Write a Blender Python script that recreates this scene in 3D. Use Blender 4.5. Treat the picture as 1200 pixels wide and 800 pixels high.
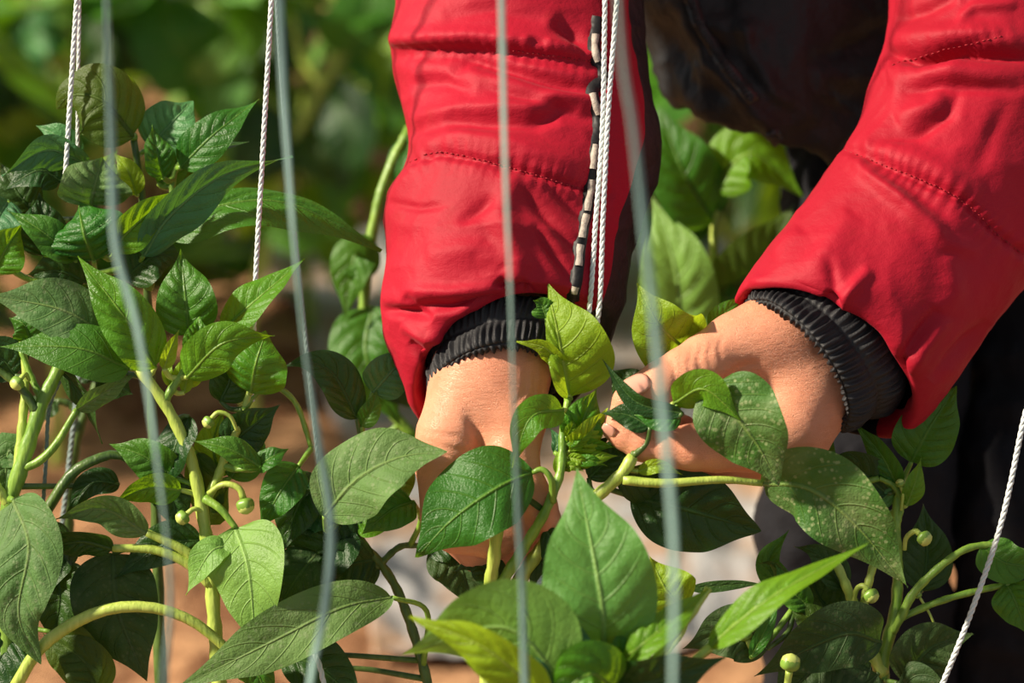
import bpy, bmesh, math, random
import numpy as np
from mathutils import Vector, Matrix

random.seed(4); rng = np.random.default_rng(4)
for o in list(bpy.data.objects): bpy.data.objects.remove(o)
scene = bpy.context.scene
C = scene.collection

# ------------------------------------------------------------------ camera
F = 100/36*1200                    # focal length in pixels of the 1200 px frame
D = 1.6                            # distance of the sharp plane (m)
S = D/F                            # metres per pixel there
PITCH = math.radians(20)
CAM = np.array([0, 0, 0.6 + D*math.sin(PITCH)])
FW = np.array([0, math.cos(PITCH), -math.sin(PITCH)])
UP = np.array([0, math.sin(PITCH), math.cos(PITCH)])
RT = np.array([1.0, 0, 0])
cd = bpy.data.cameras.new('camera'); cam = bpy.data.objects.new('camera', cd); C.objects.link(cam)
cd.lens = 100; cd.sensor_width = 36; cd.clip_start = 0.05
cam.location = CAM; cam.rotation_euler = (math.pi/2-PITCH, 0, 0)
cd.dof.use_dof = True; cd.dof.focus_distance = D-0.01; cd.dof.aperture_fstop = 4.8
scene.camera = cam

# ------------------------------------------------------------------ light
w = bpy.data.worlds.new('sky'); scene.world = w; w.use_nodes = True
bg = w.node_tree.nodes['Background']; bg.inputs[0].default_value = (0.90, 0.94, 1.0, 1); bg.inputs[1].default_value = 0.30
to_sun = -0.80*RT + 0.50*UP - 0.33*FW
sd = bpy.data.lights.new('sun', 'SUN'); sd.energy = 6.8; sd.color = (1.0, 0.87, 0.69); sd.angle = math.radians(4)
sun = bpy.data.objects.new('sun', sd); C.objects.link(sun)
sun.rotation_euler = Vector(to_sun).to_track_quat('Z', 'Y').to_euler()
vs = scene.view_settings
vs.view_transform = 'Standard'; vs.look = 'None'; vs.exposure = 0.36; vs.gamma = 1.0; vs.use_curve_mapping = False

# ------------------------------------------------------------------ helpers
def W(p):
    """picture pixel (x, y) and distance behind the sharp plane (in sharp-plane pixels) -> world"""
    p = np.asarray(p, float)
    d = (D + p[..., 2]*S)[..., None]
    return CAM + d*(FW + RT*((p[..., 0]-600)/F)[..., None] + UP*((400-p[..., 1])/F)[..., None])
def Winv(q):
    r = np.asarray(q, float)-CAM; d = r@FW
    return np.stack([600+F*(r@RT)/d, 400-F*(r@UP)/d, (d-D)/S], -1)
def curve(pts, n):
    """Catmull-Rom through pts, n samples, evenly in arc length"""
    P = np.asarray(pts, float)
    if len(P) == 2:
        return P[0]+(P[1]-P[0])*np.linspace(0, 1, n)[:, None]
    E = np.vstack([2*P[0]-P[1], P, 2*P[-1]-P[-2]]); out = []
    for i in range(len(P)-1):
        p0, p1, p2, p3 = E[i:i+4]
        t = np.linspace(0, 1, 24, endpoint=False)[:, None]
        out.append(.5*((2*p1)+(-p0+p2)*t+(2*p0-5*p1+4*p2-p3)*t*t+(-p0+3*p1-3*p2+p3)*t**3))
    out = np.vstack(out+[P[-1:]])
    L = np.r_[0, np.cumsum(np.linalg.norm(np.diff(out[:, :3], axis=0), axis=1))]
    s = np.linspace(0, L[-1], n)
    return np.stack([np.interp(s, L, out[:, k]) for k in range(out.shape[1])], -1)
def norm(v): return v/np.maximum(np.linalg.norm(v, axis=-1, keepdims=True), 1e-9)
def tangents(c): return norm(np.gradient(c, axis=0))
def tube(c, r, k=8, cap=True):
    """(verts, faces) of a tube along c (n,3) with radius r (scalar or n)"""
    n = len(c); r = np.broadcast_to(np.asarray(r, float), (n,)); T = tangents(c)
    a = np.array([0.31, 0.2, 1.0]) if abs(T[0][2]) < .9 else np.array([1.0, .2, .1])
    u = norm(np.cross(T[0], a)); V = []
    for i in range(n):
        u = norm(u-T[i]*(u@T[i])); b = np.cross(T[i], u)
        th = np.arange(k)*2*math.pi/k
        V.append(c[i]+r[i]*(np.cos(th)[:, None]*u+np.sin(th)[:, None]*b))
    V = np.vstack(V); Fc = []
    for i in range(n-1):
        for j in range(k):
            j2 = (j+1) % k; Fc.append((i*k+j, i*k+j2, (i+1)*k+j2, (i+1)*k+j))
    if cap: Fc += [tuple(range(k))[::-1], tuple((n-1)*k+j for j in range(k))]
    return V, Fc
def grid_faces(n, m, closed=False):
    Fc = []
    for i in range(n-1):
        for j in range(m if closed else m-1):
            j2 = (j+1) % m; Fc.append((i*m+j, i*m+j2, (i+1)*m+j2, (i+1)*m+j))
    return Fc
class MB:
    def __init__(s): s.v = []; s.f = []; s.m = []; s.uv = []; s.n = 0
    def add(s, V, Fc, mat=0, uv=None):
        V = np.asarray(V, float); s.v.append(V); s.f += [tuple(i+s.n for i in f) for f in Fc]
        s.m += [mat]*len(Fc) if np.isscalar(mat) else list(mat)
        s.uv.append(np.zeros((len(V), 2)) if uv is None else uv); s.n += len(V); return s
    def mesh(s, name, mats, smooth=True):
        me = bpy.data.meshes.new(name); V = np.vstack(s.v)
        me.from_pydata(V.tolist(), [], s.f)
        for m in mats: me.materials.append(m)
        me.polygons.foreach_set('material_index', np.array(s.m, np.int32))
        me.polygons.foreach_set('use_smooth', np.full(len(s.f), smooth))
        uv = np.vstack(s.uv); li = np.empty(len(me.loops), np.int32); me.loops.foreach_get('vertex_index', li)
        lay = me.uv_layers.new(name='UVMap'); lay.data.foreach_set('uv', uv[li].ravel())
        me.update(); return me
    def obj(s, name, mats, parent=None, smooth=True):
        return link(name, s.mesh(name, mats, smooth), parent)
def link(name, data, parent=None):
    o = bpy.data.objects.new(name, data); C.objects.link(o)
    if parent is not None:
        o.parent = parent
        if parent.parent is None: o.matrix_parent_inverse = Matrix.Translation(-Vector(parent.location))   # meshes are built in world space
    return o
def tag(o, label=None, cat=None, group=None, kind=None):
    if label: o['label'] = label
    if cat: o['category'] = cat
    if group: o['group'] = group
    if kind: o['kind'] = kind
    return o
def vnoise(p, seed=0):
    """smooth value noise, p (...,3)"""
    p = np.asarray(p, float); i = np.floor(p).astype(np.int64); f = p-i; f = f*f*(3-2*f); r = 0
    for dx in (0, 1):
        for dy in (0, 1):
            for dz in (0, 1):
                h = ((i[..., 0]+dx)*374761393+(i[..., 1]+dy)*668265263+(i[..., 2]+dz)*2147483647+seed*1274126177) & 0xffffffff
                h = ((h ^ (h >> 13))*1274126177) & 0xffffffff; h = ((h ^ (h >> 16)) & 0xffff)/65535.0
                r = r+h*(f[..., 0] if dx else 1-f[..., 0])*(f[..., 1] if dy else 1-f[..., 1])*(f[..., 2] if dz else 1-f[..., 2])
    return r*2-1

# ------------------------------------------------------------------ materials
class NT:
    def __init__(s, name):
        s.mat = bpy.data.materials.new(name); s.mat.use_nodes = True; s.t = s.mat.node_tree
        s.b = s.t.nodes['Principled BSDF']; s.out = s.t.nodes['Material Output']
    def n(s, kind, **kw):
        nd = s.t.nodes.new(kind)
        for k, v in kw.items():
            if k.startswith('i_'):
                key = k[2:]; key = int(key) if key.isdigit() else key
                s.put(nd.inputs[key], v)
            else: setattr(nd, k, v)
        return nd
    def put(s, sock, v):
        if isinstance(v, bpy.types.NodeSocket): s.t.links.new(v, sock)
        else: sock.default_value = v
    def math(s, op, a, b=0.0, c=None, clamp=False):
        nd = s.n('ShaderNodeMath', operation=op, use_clamp=clamp); s.put(nd.inputs[0], a); s.put(nd.inputs[1], b)
        if c is not None: s.put(nd.inputs[2], c)
        return nd.outputs[0]
    def step(s, x, lo, hi):
        nd = s.n('ShaderNodeMapRange', interpolation_type='SMOOTHSTEP'); s.put(nd.inputs[0], x); s.put(nd.inputs[1], lo); s.put(nd.inputs[2], hi)
        return nd.outputs[0]
    def mix(s, f, a, b):
        nd = s.n('ShaderNodeMix', data_type='RGBA'); s.put(nd.inputs[0], f); s.put(nd.inputs[6], a); s.put(nd.inputs[7], b)
        return nd.outputs[2]
    def noise(s, scale, detail=3, vec=None, rough=.55):
        nd = s.n('ShaderNodeTexNoise'); nd.inputs['Scale'].default_value = scale; nd.inputs['Detail'].default_value = detail
        nd.inputs['Roughness'].default_value = rough
        if vec is not None: s.put(nd.inputs['Vector'], vec)
        return nd.outputs['Fac']
    def obj_co(s): return s.n('ShaderNodeTexCoord').outputs['Object']
    def bump(s, h, strength, dist):
        nd = s.n('ShaderNodeBump'); nd.inputs['Strength'].default_value = strength; nd.inputs['Distance'].default_value = dist
        s.put(nd.inputs['Height'], h); s.t.links.new(nd.outputs[0], s.b.inputs['Normal']); return nd.outputs[0]
    def set(s, **kw):
        for k, v in kw.items(): s.put(s.b.inputs[k.replace('_', ' ')], v)
        return s
def rgba(c): return (c[0], c[1], c[2], 1)
def leaf_material(name, base, vein, trans, tcol, rough, dust=0.0, dustcol=(.30, .34, .22), spec=.38, veins=.4):
    m = NT(name); uv = m.n('ShaderNodeTexCoord').outputs['UV']; sep = m.n('ShaderNodeSeparateXYZ', i_0=uv)
    t, v = sep.outputs[0], sep.outputs[1]
    a = m.math('ABSOLUTE', m.math('MULTIPLY', m.math('SUBTRACT', v, .5), 2.0))
    mid = m.step(a, m.math('MULTIPLY_ADD', t, -.055, .090), .008)
    ph = m.math('FRACT', m.math('SUBTRACT', m.math('MULTIPLY', t, 7.0), m.math('MULTIPLY', m.math('POWER', a, 1.25), 1.7)))
    tri = m.math('ABSOLUTE', m.math('SUBTRACT', ph, .5))
    side = m.math('MULTIPLY', m.step(tri, .43, .5), m.step(a, 1.0, .55))
    oi = m.n('ShaderNodeObjectInfo'); co = m.obj_co()
    rnd = oi.outputs['Random']
    nz = m.noise(55, 3, co)
    fine = m.noise(900, 2, co)
    val = m.math('MULTIPLY_ADD', nz, .7, m.math('MULTIPLY_ADD', rnd, .34, .48))
    hsv = m.n('ShaderNodeHueSaturation', i_Color=rgba(base)); m.put(hsv.inputs['Value'], val)
    m.put(hsv.inputs['Hue'], m.math('MULTIPLY_ADD', rnd, -.035, .5175))
    col = m.mix(m.math('MULTIPLY', m.math('MAXIMUM', mid, m.math('MULTIPLY', side, veins)), .75), hsv.outputs[0], rgba(vein))
    if dust:
        vo = m.n('ShaderNodeTexVoronoi'); vo.inputs['Scale'].default_value = 290; m.put(vo.inputs['Vector'], co)
        sp = m.math('MULTIPLY', m.step(vo.outputs['Distance'], .40, .18), m.step(m.noise(90, 2, co), .36, .52))
        col = m.mix(m.math('MULTIPLY', m.math('ADD', m.math('MULTIPLY', m.step(m.noise(40, 4, co), .35, .75), .55), sp, clamp=True), dust), col, rgba(dustcol))
    m.put(m.b.inputs['Base Color'], col)
    m.set(Roughness=m.math('MULTIPLY_ADD', nz, .25, rough-.1), Specular_IOR_Level=spec)
    h = m.math('ADD', m.math('MULTIPLY', m.math('MAXIMUM', mid, m.math('MULTIPLY', side, .7)), -1.0), m.math('MULTIPLY', fine, .5))
    nrm = m.bump(m.math('MULTIPLY_ADD', m.noise(260, 3, co), .9, h), .6, .0014)
    tr = m.n('ShaderNodeBsdfTranslucent'); m.put(tr.inputs[0], m.mix(m.math('MULTIPLY', m.math('MAXIMUM', mid, side), .5), rgba(tcol), rgba([x*.55 for x in tcol]))); m.t.links.new(nrm, tr.inputs[1])
    mx = m.n('ShaderNodeMixShader'); mx.inputs[0].default_value = trans
    m.t.links.new(m.b.outputs[0], mx.inputs[1]); m.t.links.new(tr.outputs[0], mx.inputs[2]); m.t.links.new(mx.outputs[0], m.out.inputs[0])
    return m.mat
LM = {
 'young': leaf_material('young_leaf', (.22, .38, .012), (.42, .56, .08), .42, (.50, .70, .02), .42),
 'bright': leaf_material('bright_leaf', (.085, .25, .010), (.26, .42, .05), .36, (.32, .55, .01), .38),
 'mid': leaf_material('green_leaf', (.040, .155, .010), (.14, .28, .03), .27, (.18, .40, .01), .40),
 'teal': leaf_material('sky_sheen_leaf', (.055, .185, .065), (.15, .32, .10), .20, (.14, .36, .02), .40),  # green leaf with a bluish sky sheen put into its base colour
 'dark': leaf_material('dark_leaf', (.017, .062, .008), (.06, .13, .02), .18, (.10, .22, .008), .40),
 'olive': leaf_material('olive_leaf', (.038, .088, .006), (.10, .17, .02), .38, (.20, .33, .01), .5),
 'dusty': leaf_material('dusty_leaf', (.090, .19, .045), (.18, .28, .07), .20, (.15, .32, .02), .62, dust=.55, dustcol=(.21, .28, .13), spec=.3),
 'ddark': leaf_material('dusty_dark_leaf', (.024, .062, .012), (.07, .13, .025), .15, (.10, .22, .01), .6, dust=.35, dustcol=(.12, .14, .07), spec=.3),
 'spot': leaf_material('speckled_leaf', (.036, .125, .014), (.20, .32, .06), .20, (.14, .34, .01), .5, dust=.7, dustcol=(.30, .36, .16), spec=.35),
 'pale': leaf_material('pale_leaf', (.13, .31, .055), (.30, .50, .12), .30, (.34, .58, .03), .45),
}
def simple(name, col, rough=.5, noise_scale=None, amt=.4, bump=None, spec=.5, **kw):
    m = NT(name)
    if noise_scale:
        f = m.noise(noise_scale, 4, m.obj_co())
        c = m.mix(f, rgba([x*(1-amt) for x in col]), rgba([min(1, x*(1+amt)) for x in col])); m.put(m.b.inputs['Base Color'], c)
    else: m.b.inputs['Base Color'].default_value = rgba(col)
    m.set(Roughness=rough, Specular_IOR_Level=spec, **kw)
    if bump: m.bump(m.noise(bump[0], 4, m.obj_co()), bump[1], bump[2])
    return m.mat
def stem_material(name, a, b):
    m = NT(name); co = m.obj_co(); f = m.noise(45, 3, co)
    wv = m.n('ShaderNodeTexNoise'); wv.inputs['Scale'].default_value = 1.0; wv.inputs['Detail'].default_value = 2
    mp = m.n('ShaderNodeMapping', i_0=co); mp.inputs['Scale'].default_value = (420, 420, 25); m.t.links.new(mp.outputs[0], wv.inputs['Vector'])
    m.put(m.b.inputs['Base Color'], m.mix(m.step(m.math('MULTIPLY_ADD', f, .6, m.math('MULTIPLY', wv.outputs[0], .4)), .3, .7), rgba(a), rgba(b)))
    m.set(Roughness=.42); m.bump(wv.outputs[0], .5, .001); return m.mat
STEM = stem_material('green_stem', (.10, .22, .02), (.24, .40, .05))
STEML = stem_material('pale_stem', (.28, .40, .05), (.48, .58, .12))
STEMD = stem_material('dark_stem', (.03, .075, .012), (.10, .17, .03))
BUD = simple('flower_bud', (.17, .31, .04), .4, 120, .3)
BUDT = simple('bud_petal', (.50, .58, .14), .45, 200, .2)

# ------------------------------------------------------------------ ground
def ground_h(x, y):
    p = np.stack([x, y, x*0], -1)
    return (vnoise(p*3.1, 1)*.022+vnoise(p*8, 2)*.012+vnoise(p*21, 3)*.012+vnoise(p*50, 5)*.0035)-.03
m = NT('soil'); co = m.obj_co()
f1 = m.noise(9, 6, co, .7); f2 = m.noise(45, 5, co, .75)
m.put(m.b.inputs['Base Color'], m.mix(m.step(m.math('MULTIPLY_ADD', f1, .6, m.math('MULTIPLY', f2, .4)), .40, .60), (.19, .085, .042, 1), (.56, .31, .16, 1)))
m.set(Roughness=.95, Specular_IOR_Level=.1); m.bump(f2, .8, .02); SOIL = m.mat
n1, n2 = 300, 300
u_ = np.linspace(-1, 1, n1); t_ = np.linspace(0, 1, n2)
gx, gy = np.meshgrid(2.4*u_+12*u_**7, .2+6.0*t_+22*t_**7)
gz = ground_h(gx, gy)
gr = MB().add(np.stack([gx.ravel(), gy.ravel(), gz.ravel()], -1), grid_faces(n2, n1)).obj('soil_ground', [SOIL])
tag(gr, 'reddish brown bare soil of the vegetable bed', 'soil', kind='structure')
def ground_px(px, py):
    r = FW+RT*(px-600)/F+UP*(400-py)/F; t = -CAM[2]/r[2]; return CAM+r*t
# mulch film lying on the soil
m = NT('mulch_film'); co = m.obj_co()
m.put(m.b.inputs['Base Color'], m.mix(m.step(m.noise(7, 6, co, .7), .40, .62), (.36, .36, .36, 1), (.36, .22, .13, 1)))
m.set(Roughness=.4); m.bump(m.noise(30, 4, co), .6, .02); film = m.mat
L = [ground_px(a, b) for a, b in ((220, 255), (300, 300), (350, 380), (405, 460), (440, 560), (455, 650), (470, 760))]
R_ = [ground_px(a, b) for a, b in ((1300, 250), (1300, 300), (1300, 380), (1250, 460), (1150, 560), (1020, 650), (900, 720))]
Lc, Rc = curve(L, 70), curve(R_, 70); t = np.linspace(0, 1, 70)[None, :, None]
fm = Lc[:, None]*(1-t)+Rc[:, None]*t
fm[..., 0] += vnoise(fm*9, 3)*.03
fm[..., 2] = ground_h(fm[..., 0], fm[..., 1])+.010+.010*vnoise(fm*np.array([14, 6, 1]), 8)+.007*np.abs(vnoise(fm*26, 9))
fo = MB().add(fm.reshape(-1, 3), grid_faces(70, 70)).obj('mulch_film', [film])
tag(fo, 'wrinkled grey plastic mulch film lying on the soil', 'film')
sm = fo.modifiers.new('thick', 'SOLIDIFY'); sm.thickness = .0008

# ------------------------------------------------------------------ leaves
def leaf_geo(pts, width, roll=0., fold=.18, asym=(1, 1), pucker=.06, wave=.06, n=58, m=19, seed=0, twist=0., peak=.55, tipk=.85, cup=0.):
    """leaf blade in picture space: midrib through pts (base to tip)"""
    P = np.asarray(pts, float); c = curve(P, n); T = tangents(c)
    Zf = np.array([0, 0, 1.0]); S0 = np.cross(T, Zf)
    bad = np.linalg.norm(S0, axis=1) < .05
    S0[bad] = np.array([1, 0, 0]); S0 = norm(S0-T*np.sum(S0*T, 1)[:, None]); N0 = np.cross(T, S0)
    t = np.linspace(0, 1, n); r = np.radians(roll+twist*(t-.5))[:, None]
    Sd = S0*np.cos(r)+N0*np.sin(r); Nd = N0*np.cos(r)-S0*np.sin(r)
    tk = tipk+.32; sh = t**peak*(1-t)**tk; sh /= sh.max(); q_ = np.clip((t-.62)/.30, 0, 1); sh = sh*(1-.36*q_*q_*(3-2*q_)); sh[-1] = .012; sh[0] = .05
    hw = width/2*sh
    v = np.linspace(-1, 1, m); av = np.abs(v)
    side = np.where(v > 0, asym[0], asym[1])
    lat = hw[:, None]*v*side*(1-.10*fold*av)
    ph = t[:, None]*7-1.7*av**1.25
    qu = np.abs(np.sin(np.pi*ph))**.8*(1-av**3)*np.minimum(1, av*3)
    hgt = hw[:, None]*(fold*av-cup*av**2)*side+width*pucker*qu*sh[:, None]
    rs = np.random.default_rng(seed)
    p1, p2 = rs.uniform(0, 6.28, 2)
    hgt = hgt+width*wave*av**2*np.where(v > 0, np.sin(t*13+p1)[:, None], np.sin(t*12+p2)[:, None])*sh[:, None]
    hgt = hgt+width*wave*.9*np.sin(t*5+p2)[:, None]*v
    V = c[:, None]+Sd[:, None]*lat[..., None]+Nd[:, None]*hgt[..., None]
    uv = np.stack([np.broadcast_to(t[:, None], (n, m)), np.broadcast_to((v+1)/2, (n, m))], -1)
    return V.reshape(-1, 3), grid_faces(n, m), uv.reshape(-1, 2), c
class Plant:
    def __init__(s, name, label, root, cat='pepper plant', group=None):
        s.root = np.asarray(root, float)      # world point on the ground
        s.e = bpy.data.objects.new(name, None); C.objects.link(s.e); s.e.location = s.root; s.e.empty_display_size = .05
        s.e.rotation_euler = (0, 0, 0)
        tag(s.e, label, cat, group); s.st = []; s.k = 0
    def stem(s, pts, r, mat=None, ground=False, name='stem', k=10):
        P = np.asarray(pts, float)
        c = W(curve(P, max(8, 5*len(P))))
        rr = np.linspace(r[0], r[1], len(c))*S if not np.isscalar(r) else np.full(len(c), r*S)
        s.st.append(curve(P, 30))
        if ground:
            top = c[0]; g = s.root+np.array([0, 0, -.02]); mid = (top*.5+g*.5)+(np.array([(top[0]-g[0])*.2, 0, 0]))
            lead = curve([g, mid, top], 12)[:-1]; c = np.vstack([lead, c]); rr = np.r_[np.linspace(rr[0]*1.35, rr[0], 11), rr]
            s.st.append(Winv(lead))
        rr = rr*(1+.10*np.sin(np.arange(len(rr))*2.1))
        V, Fc = tube(c, rr, k)
        return MB().add(V, Fc).obj(name, [mat or STEM], s.e)
    def leaf(s, pts, width, roll=0, kind='mid', pet='auto', pr=3.2, pmat=None, label=None, **kw):
        s.k += 1
        V, Fc, uv, c = leaf_geo(pts, width, roll, seed=s.k*7+3, **kw)
        b = MB().add(W(V), Fc, 0, uv)
        # raised midrib on the back of the blade
        rib = c.copy(); T = tangents(c); 
        rib[:, 2] += np.linspace(pr*.55, .3, len(c)); rv, rf = tube(W(rib[:-1]), np.linspace(pr*.8, .5, len(c)-1)*S, 6); b.add(rv, rf, 0, np.stack([np.repeat(np.linspace(0, .95, len(c)-1), 6), np.full(6*(len(c)-1), .5)], -1))
        b0 = c[0]; T0 = T[0]
        if isinstance(pet, str) and s.st:
            A = np.vstack(s.st); dd = np.linalg.norm((A-b0)*np.array([1, 1, .6]), axis=1)+np.where(A[:, 1] < b0[1]-5, 25, 0)
            q = A[np.argmin(dd)]; L0 = np.linalg.norm(q-b0)
            pc = curve([q, (q+b0)/2-T0*min(L0*.25, 40)*.6+np.array([0, 0, 4]), b0], 10)
        elif pet is not None and not isinstance(pet, str):
            pc = curve(list(pet)+[b0], 18)
        else: pc = None
        if pc is not None:
            pv, pf = tube(W(pc), np.linspace(pr*1.25, pr*.85, len(pc))*S, 8); b.add(pv, pf, 1)
        pm = pmat or {'young': STEML, 'bright': STEML, 'dark': STEMD, 'ddark': STEMD}.get(kind, STEM)
        o = b.obj('leaf', [LM[kind], pm], s.e)
        if label: o['label'] = label
        return o
    def bud(s, ped, r=11, open_=.0, mat=None):
        """flower bud hanging on a curved pedicel (picture space)"""
        c = curve(ped, 14); T = norm(c[-1]-c[-3]); 
        b = MB(); v, f = tube(W(c), np.linspace(r*.30, r*.42, 14)*S, 8); b.add(v, f, 0)
        o = b.obj('flower_bud', [STEML], s.e)
        ax = np.array([0, .10, .24, .42, .58, .72, .80])*r*1.5; rad = np.array([.42, .78, 1.0, 1.06, 1.06, 1.02, .98])*r
        u = norm(np.cross(T, [0.1, 0.2, 1])); bb = np.cross(T, u)
        th = np.arange(20)*2*math.pi/20
        V = []
        for a, q in zip(ax, rad):
            q = q*(1+.06*np.cos(5*th))
            V.append(c[-1]+T*a+(np.cos(th)*q)[:, None]*u+(np.sin(th)*q)[:, None]*bb)
        g = MB().add(W(np.vstack(V)), grid_faces(len(ax), 20, True)); g.obj('calyx', [mat or BUD], o)
        V = []
        for a, q in zip(np.array([.45, .70, .98, 1.18, 1.28])*r*1.5, np.array([.90, .96, .86, .50, .04])*r):
            q = q*(1+.10*np.abs(np.cos(2.5*th)))
            V.append(c[-1]+T*a+(np.cos(th)*q)[:, None]*u+(np.sin(th)*q)[:, None]*bb)
        MB().add(W(np.vstack(V)), grid_faces(5, 20, True)).obj('petals', [BUDT], o)
        return o
def root_under(px, py, z, dx=0, dy=0):
    p = W(np.array([px, py, z])); return np.array([p[0]+dx, p[1]+dy, -.03])

# ------------------------------------------------------------------ implicit surfaces for the body
def surface_nets(Fv, org, h):
    s = Fv < 0; cs = [(a, b, c) for a in (0, 1) for b in (0, 1) for c in (0, 1)]
    nx, ny, nz = [q-1 for q in Fv.shape]
    g = lambda A, k: A[k[0]:k[0]+nx, k[1]:k[1]+ny, k[2]:k[2]+nz]
    cnt = sum(g(s, k).astype(np.int8) for k in cs); act = (cnt > 0) & (cnt < 8)
    idx = np.full(act.shape, -1, np.int64); idx[act] = np.arange(act.sum()); ij = np.argwhere(act).astype(float)
    pos = np.zeros((len(ij), 3)); num = np.zeros(len(ij))
    for k in cs:
        for ax in range(3):
            if k[ax]: continue
            k2 = list(k); k2[ax] = 1
            f0, f1 = g(Fv, k)[act], g(Fv, k2)[act]; mk = (f0 < 0) != (f1 < 0)
            t = np.where(mk, f0/np.where(mk, f0-f1, 1), 0); e = np.tile(np.array(k, float), (len(ij), 1)); e[:, ax] += t
            pos += e*mk[:, None]; num += mk
    V = org+h*(ij+pos/num[:, None]); Q = []
    for ax in range(3):
        a, b = [(1, 2), (2, 0), (0, 1)][ax]
        sl0 = [slice(None)]*3; sl1 = [slice(None)]*3; sl0[ax] = slice(0, -1); sl1[ax] = slice(1, None)
        ed = np.argwhere(s[tuple(sl0)] != s[tuple(sl1)])
        ok = (ed[:, a] > 0) & (ed[:, b] > 0) & (ed[:, a] < Fv.shape[a]-1) & (ed[:, b] < Fv.shape[b]-1); ed = ed[ok]
        def cell(da, db):
            e = ed.copy(); e[:, a] += da; e[:, b] += db; return idx[e[:, 0], e[:, 1], e[:, 2]]
        q = np.stack([cell(-1, -1), cell(0, -1), cell(0, 0), cell(-1, 0)], -1)
        fl = ~s[ed[:, 0], ed[:, 1], ed[:, 2]]; q[fl] = q[fl][:, ::-1]; Q.append(q)
    Q = np.vstack(Q); Q = Q[(Q >= 0).all(1)]
    return V, Q
def cone_d(P, a, b, ra, rb, sq=None):
    a = np.asarray(a, float); b = np.asarray(b, float); ab = b-a
    t = np.clip(((P-a)@ab)/max(ab@ab, 1e-9), 0, 1)
    return np.linalg.norm(P-a-t[..., None]*ab, axis=-1)-(ra+(rb-ra)*t)
def smin(a, b, k):
    h = np.clip(.5+.5*(b-a)/k, 0, 1); return b*(1-h)+a*h-k*h*(1-h)
def poly_d(P2, line):
    """distance and side of 2-D points to a polyline"""
    best = np.full(P2.shape[:-1], 1e9); sd_ = np.zeros(P2.shape[:-1]); par = np.zeros(P2.shape[:-1]); acc = 0.0
    for p, q in zip(line[:-1], line[1:]):
        p = np.array(p, float); q = np.array(q, float); e = q-p; t = np.clip(((P2-p)@e)/(e@e), 0, 1)
        r = P2-p-t[..., None]*e; d = np.linalg.norm(r, axis=-1); m_ = d < best
        best = np.where(m_, d, best); sd_ = np.where(m_, np.sign(e[0]*r[..., 1]-e[1]*r[..., 0]), sd_)
        par = np.where(m_, acc+t*np.linalg.norm(e), par); acc += np.linalg.norm(e)
    return best, sd_, par, acc
def implicit(lo, hi, h, chains, creases=(), k0=12):
    """chains: list of groups; a group is (k, [(a, ra), (b, rb), ...]); groups are blended one after another"""
    lo = np.array(lo, float); n = np.ceil((np.array(hi)-lo)/h).astype(int)+1
    ax = [lo[i]+h*np.arange(n[i]) for i in range(3)]
    P = np.stack(np.meshgrid(*ax, indexing='ij'), -1); out = None
    for k, ch in chains:
        g = None
        for (a, ra), (b, rb) in zip(ch[:-1], ch[1:]):
            d = cone_d(P, a, b, ra, rb); g = d if g is None else smin(g, d, k0*.4)
        out = g if out is None else smin(out, g, k)
    for line, amp, wd, zmax in creases:
        d, _, pa_, tot = poly_d(P[..., :2], line); out = out+amp*np.exp(-(d/wd)**2)*(P[..., 2] < zmax)*np.sin(np.pi*np.clip(pa_/tot, .04, .96))**.6
    return surface_nets(out, lo, h)

m = NT('skin'); co = m.obj_co()
n1_ = m.noise(18, 4, co); n2_ = m.noise(70, 4, co)
vor = m.n('ShaderNodeTexVoronoi', feature='DISTANCE_TO_EDGE'); vor.inputs['Scale'].default_value = 1000; m.put(vor.inputs['Vector'], co)
mp = m.n('ShaderNodeMapping', i_0=co); mp.inputs['Scale'].default_value = (120, 120, 420); mp.inputs['Rotation'].default_value = (.3, .5, .2)
wr = m.noise(1.0, 3, mp.outputs[0])
m.put(m.b.inputs['Base Color'], m.mix(m.step(m.math('MULTIPLY_ADD', n1_, .6, m.math('MULTIPLY', n2_, .4)), .3, .72), (.72, .275, .155, 1), (.82, .37, .225, 1)))
m.set(Roughness=.48, Subsurface_Weight=.12, Subsurface_Scale=.004, Specular_IOR_Level=.4); m.b.inputs['Subsurface Radius'].default_value = (1, .35, .2)
m.bump(m.math('ADD', m.math('MULTIPLY', m.step(vor.outputs[0], 0, .12), .35), wr), .7, .0011); SKIN = m.mat
m = NT('nail'); m.set(Base_Color=(.70, .34, .25, 1), Roughness=.3); NAIL = m.mat

body = MB()
# the hand on the left of the picture: it comes towards the camera, thumb and forefinger meet at the stem
LH = [
 (10, [((592, 300, 95), 60), ((583, 392, 30), 61), ((575, 440, 8), 60)]),
 (30, [((562, 442, 2), 54), ((528, 512, -22), 41), ((519, 536, -24), 33)]),
 (30, [((592, 436, 4), 50), ((603, 490, -22), 38), ((600, 545, -42), 29)]),
 (26, [((570, 450, 25), 55), ((545, 540, 25), 40)]),
 (22, [((590, 450, 40), 50), ((570, 545, 60), 38)]),
 (12, [((518, 538, -24), 31), ((520, 604, -34), 27), ((534, 622, -40), 26), ((578, 632, -42), 23), ((622, 616, -38), 18)]),   # forefinger
 (10, [((536, 556, 12), 32), ((546, 630, 8), 26), ((560, 645, 6), 25), ((596, 645, 0), 21), ((628, 630, -8), 18)]),   # middle finger
 (10, [((556, 560, 48), 31), ((562, 630, 48), 25), ((600, 642, 46), 21), ((632, 628, 40), 17)]),
 (10, [((575, 556, 82), 27), ((584, 615, 86), 22), ((616, 630, 84), 18), ((638, 612, 78), 15)]),
 (12, [((600, 540, -42), 28), ((616, 572, -50), 25), ((630, 592, -52), 23), ((640, 608, -50), 18)]),            # thumb
]
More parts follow.
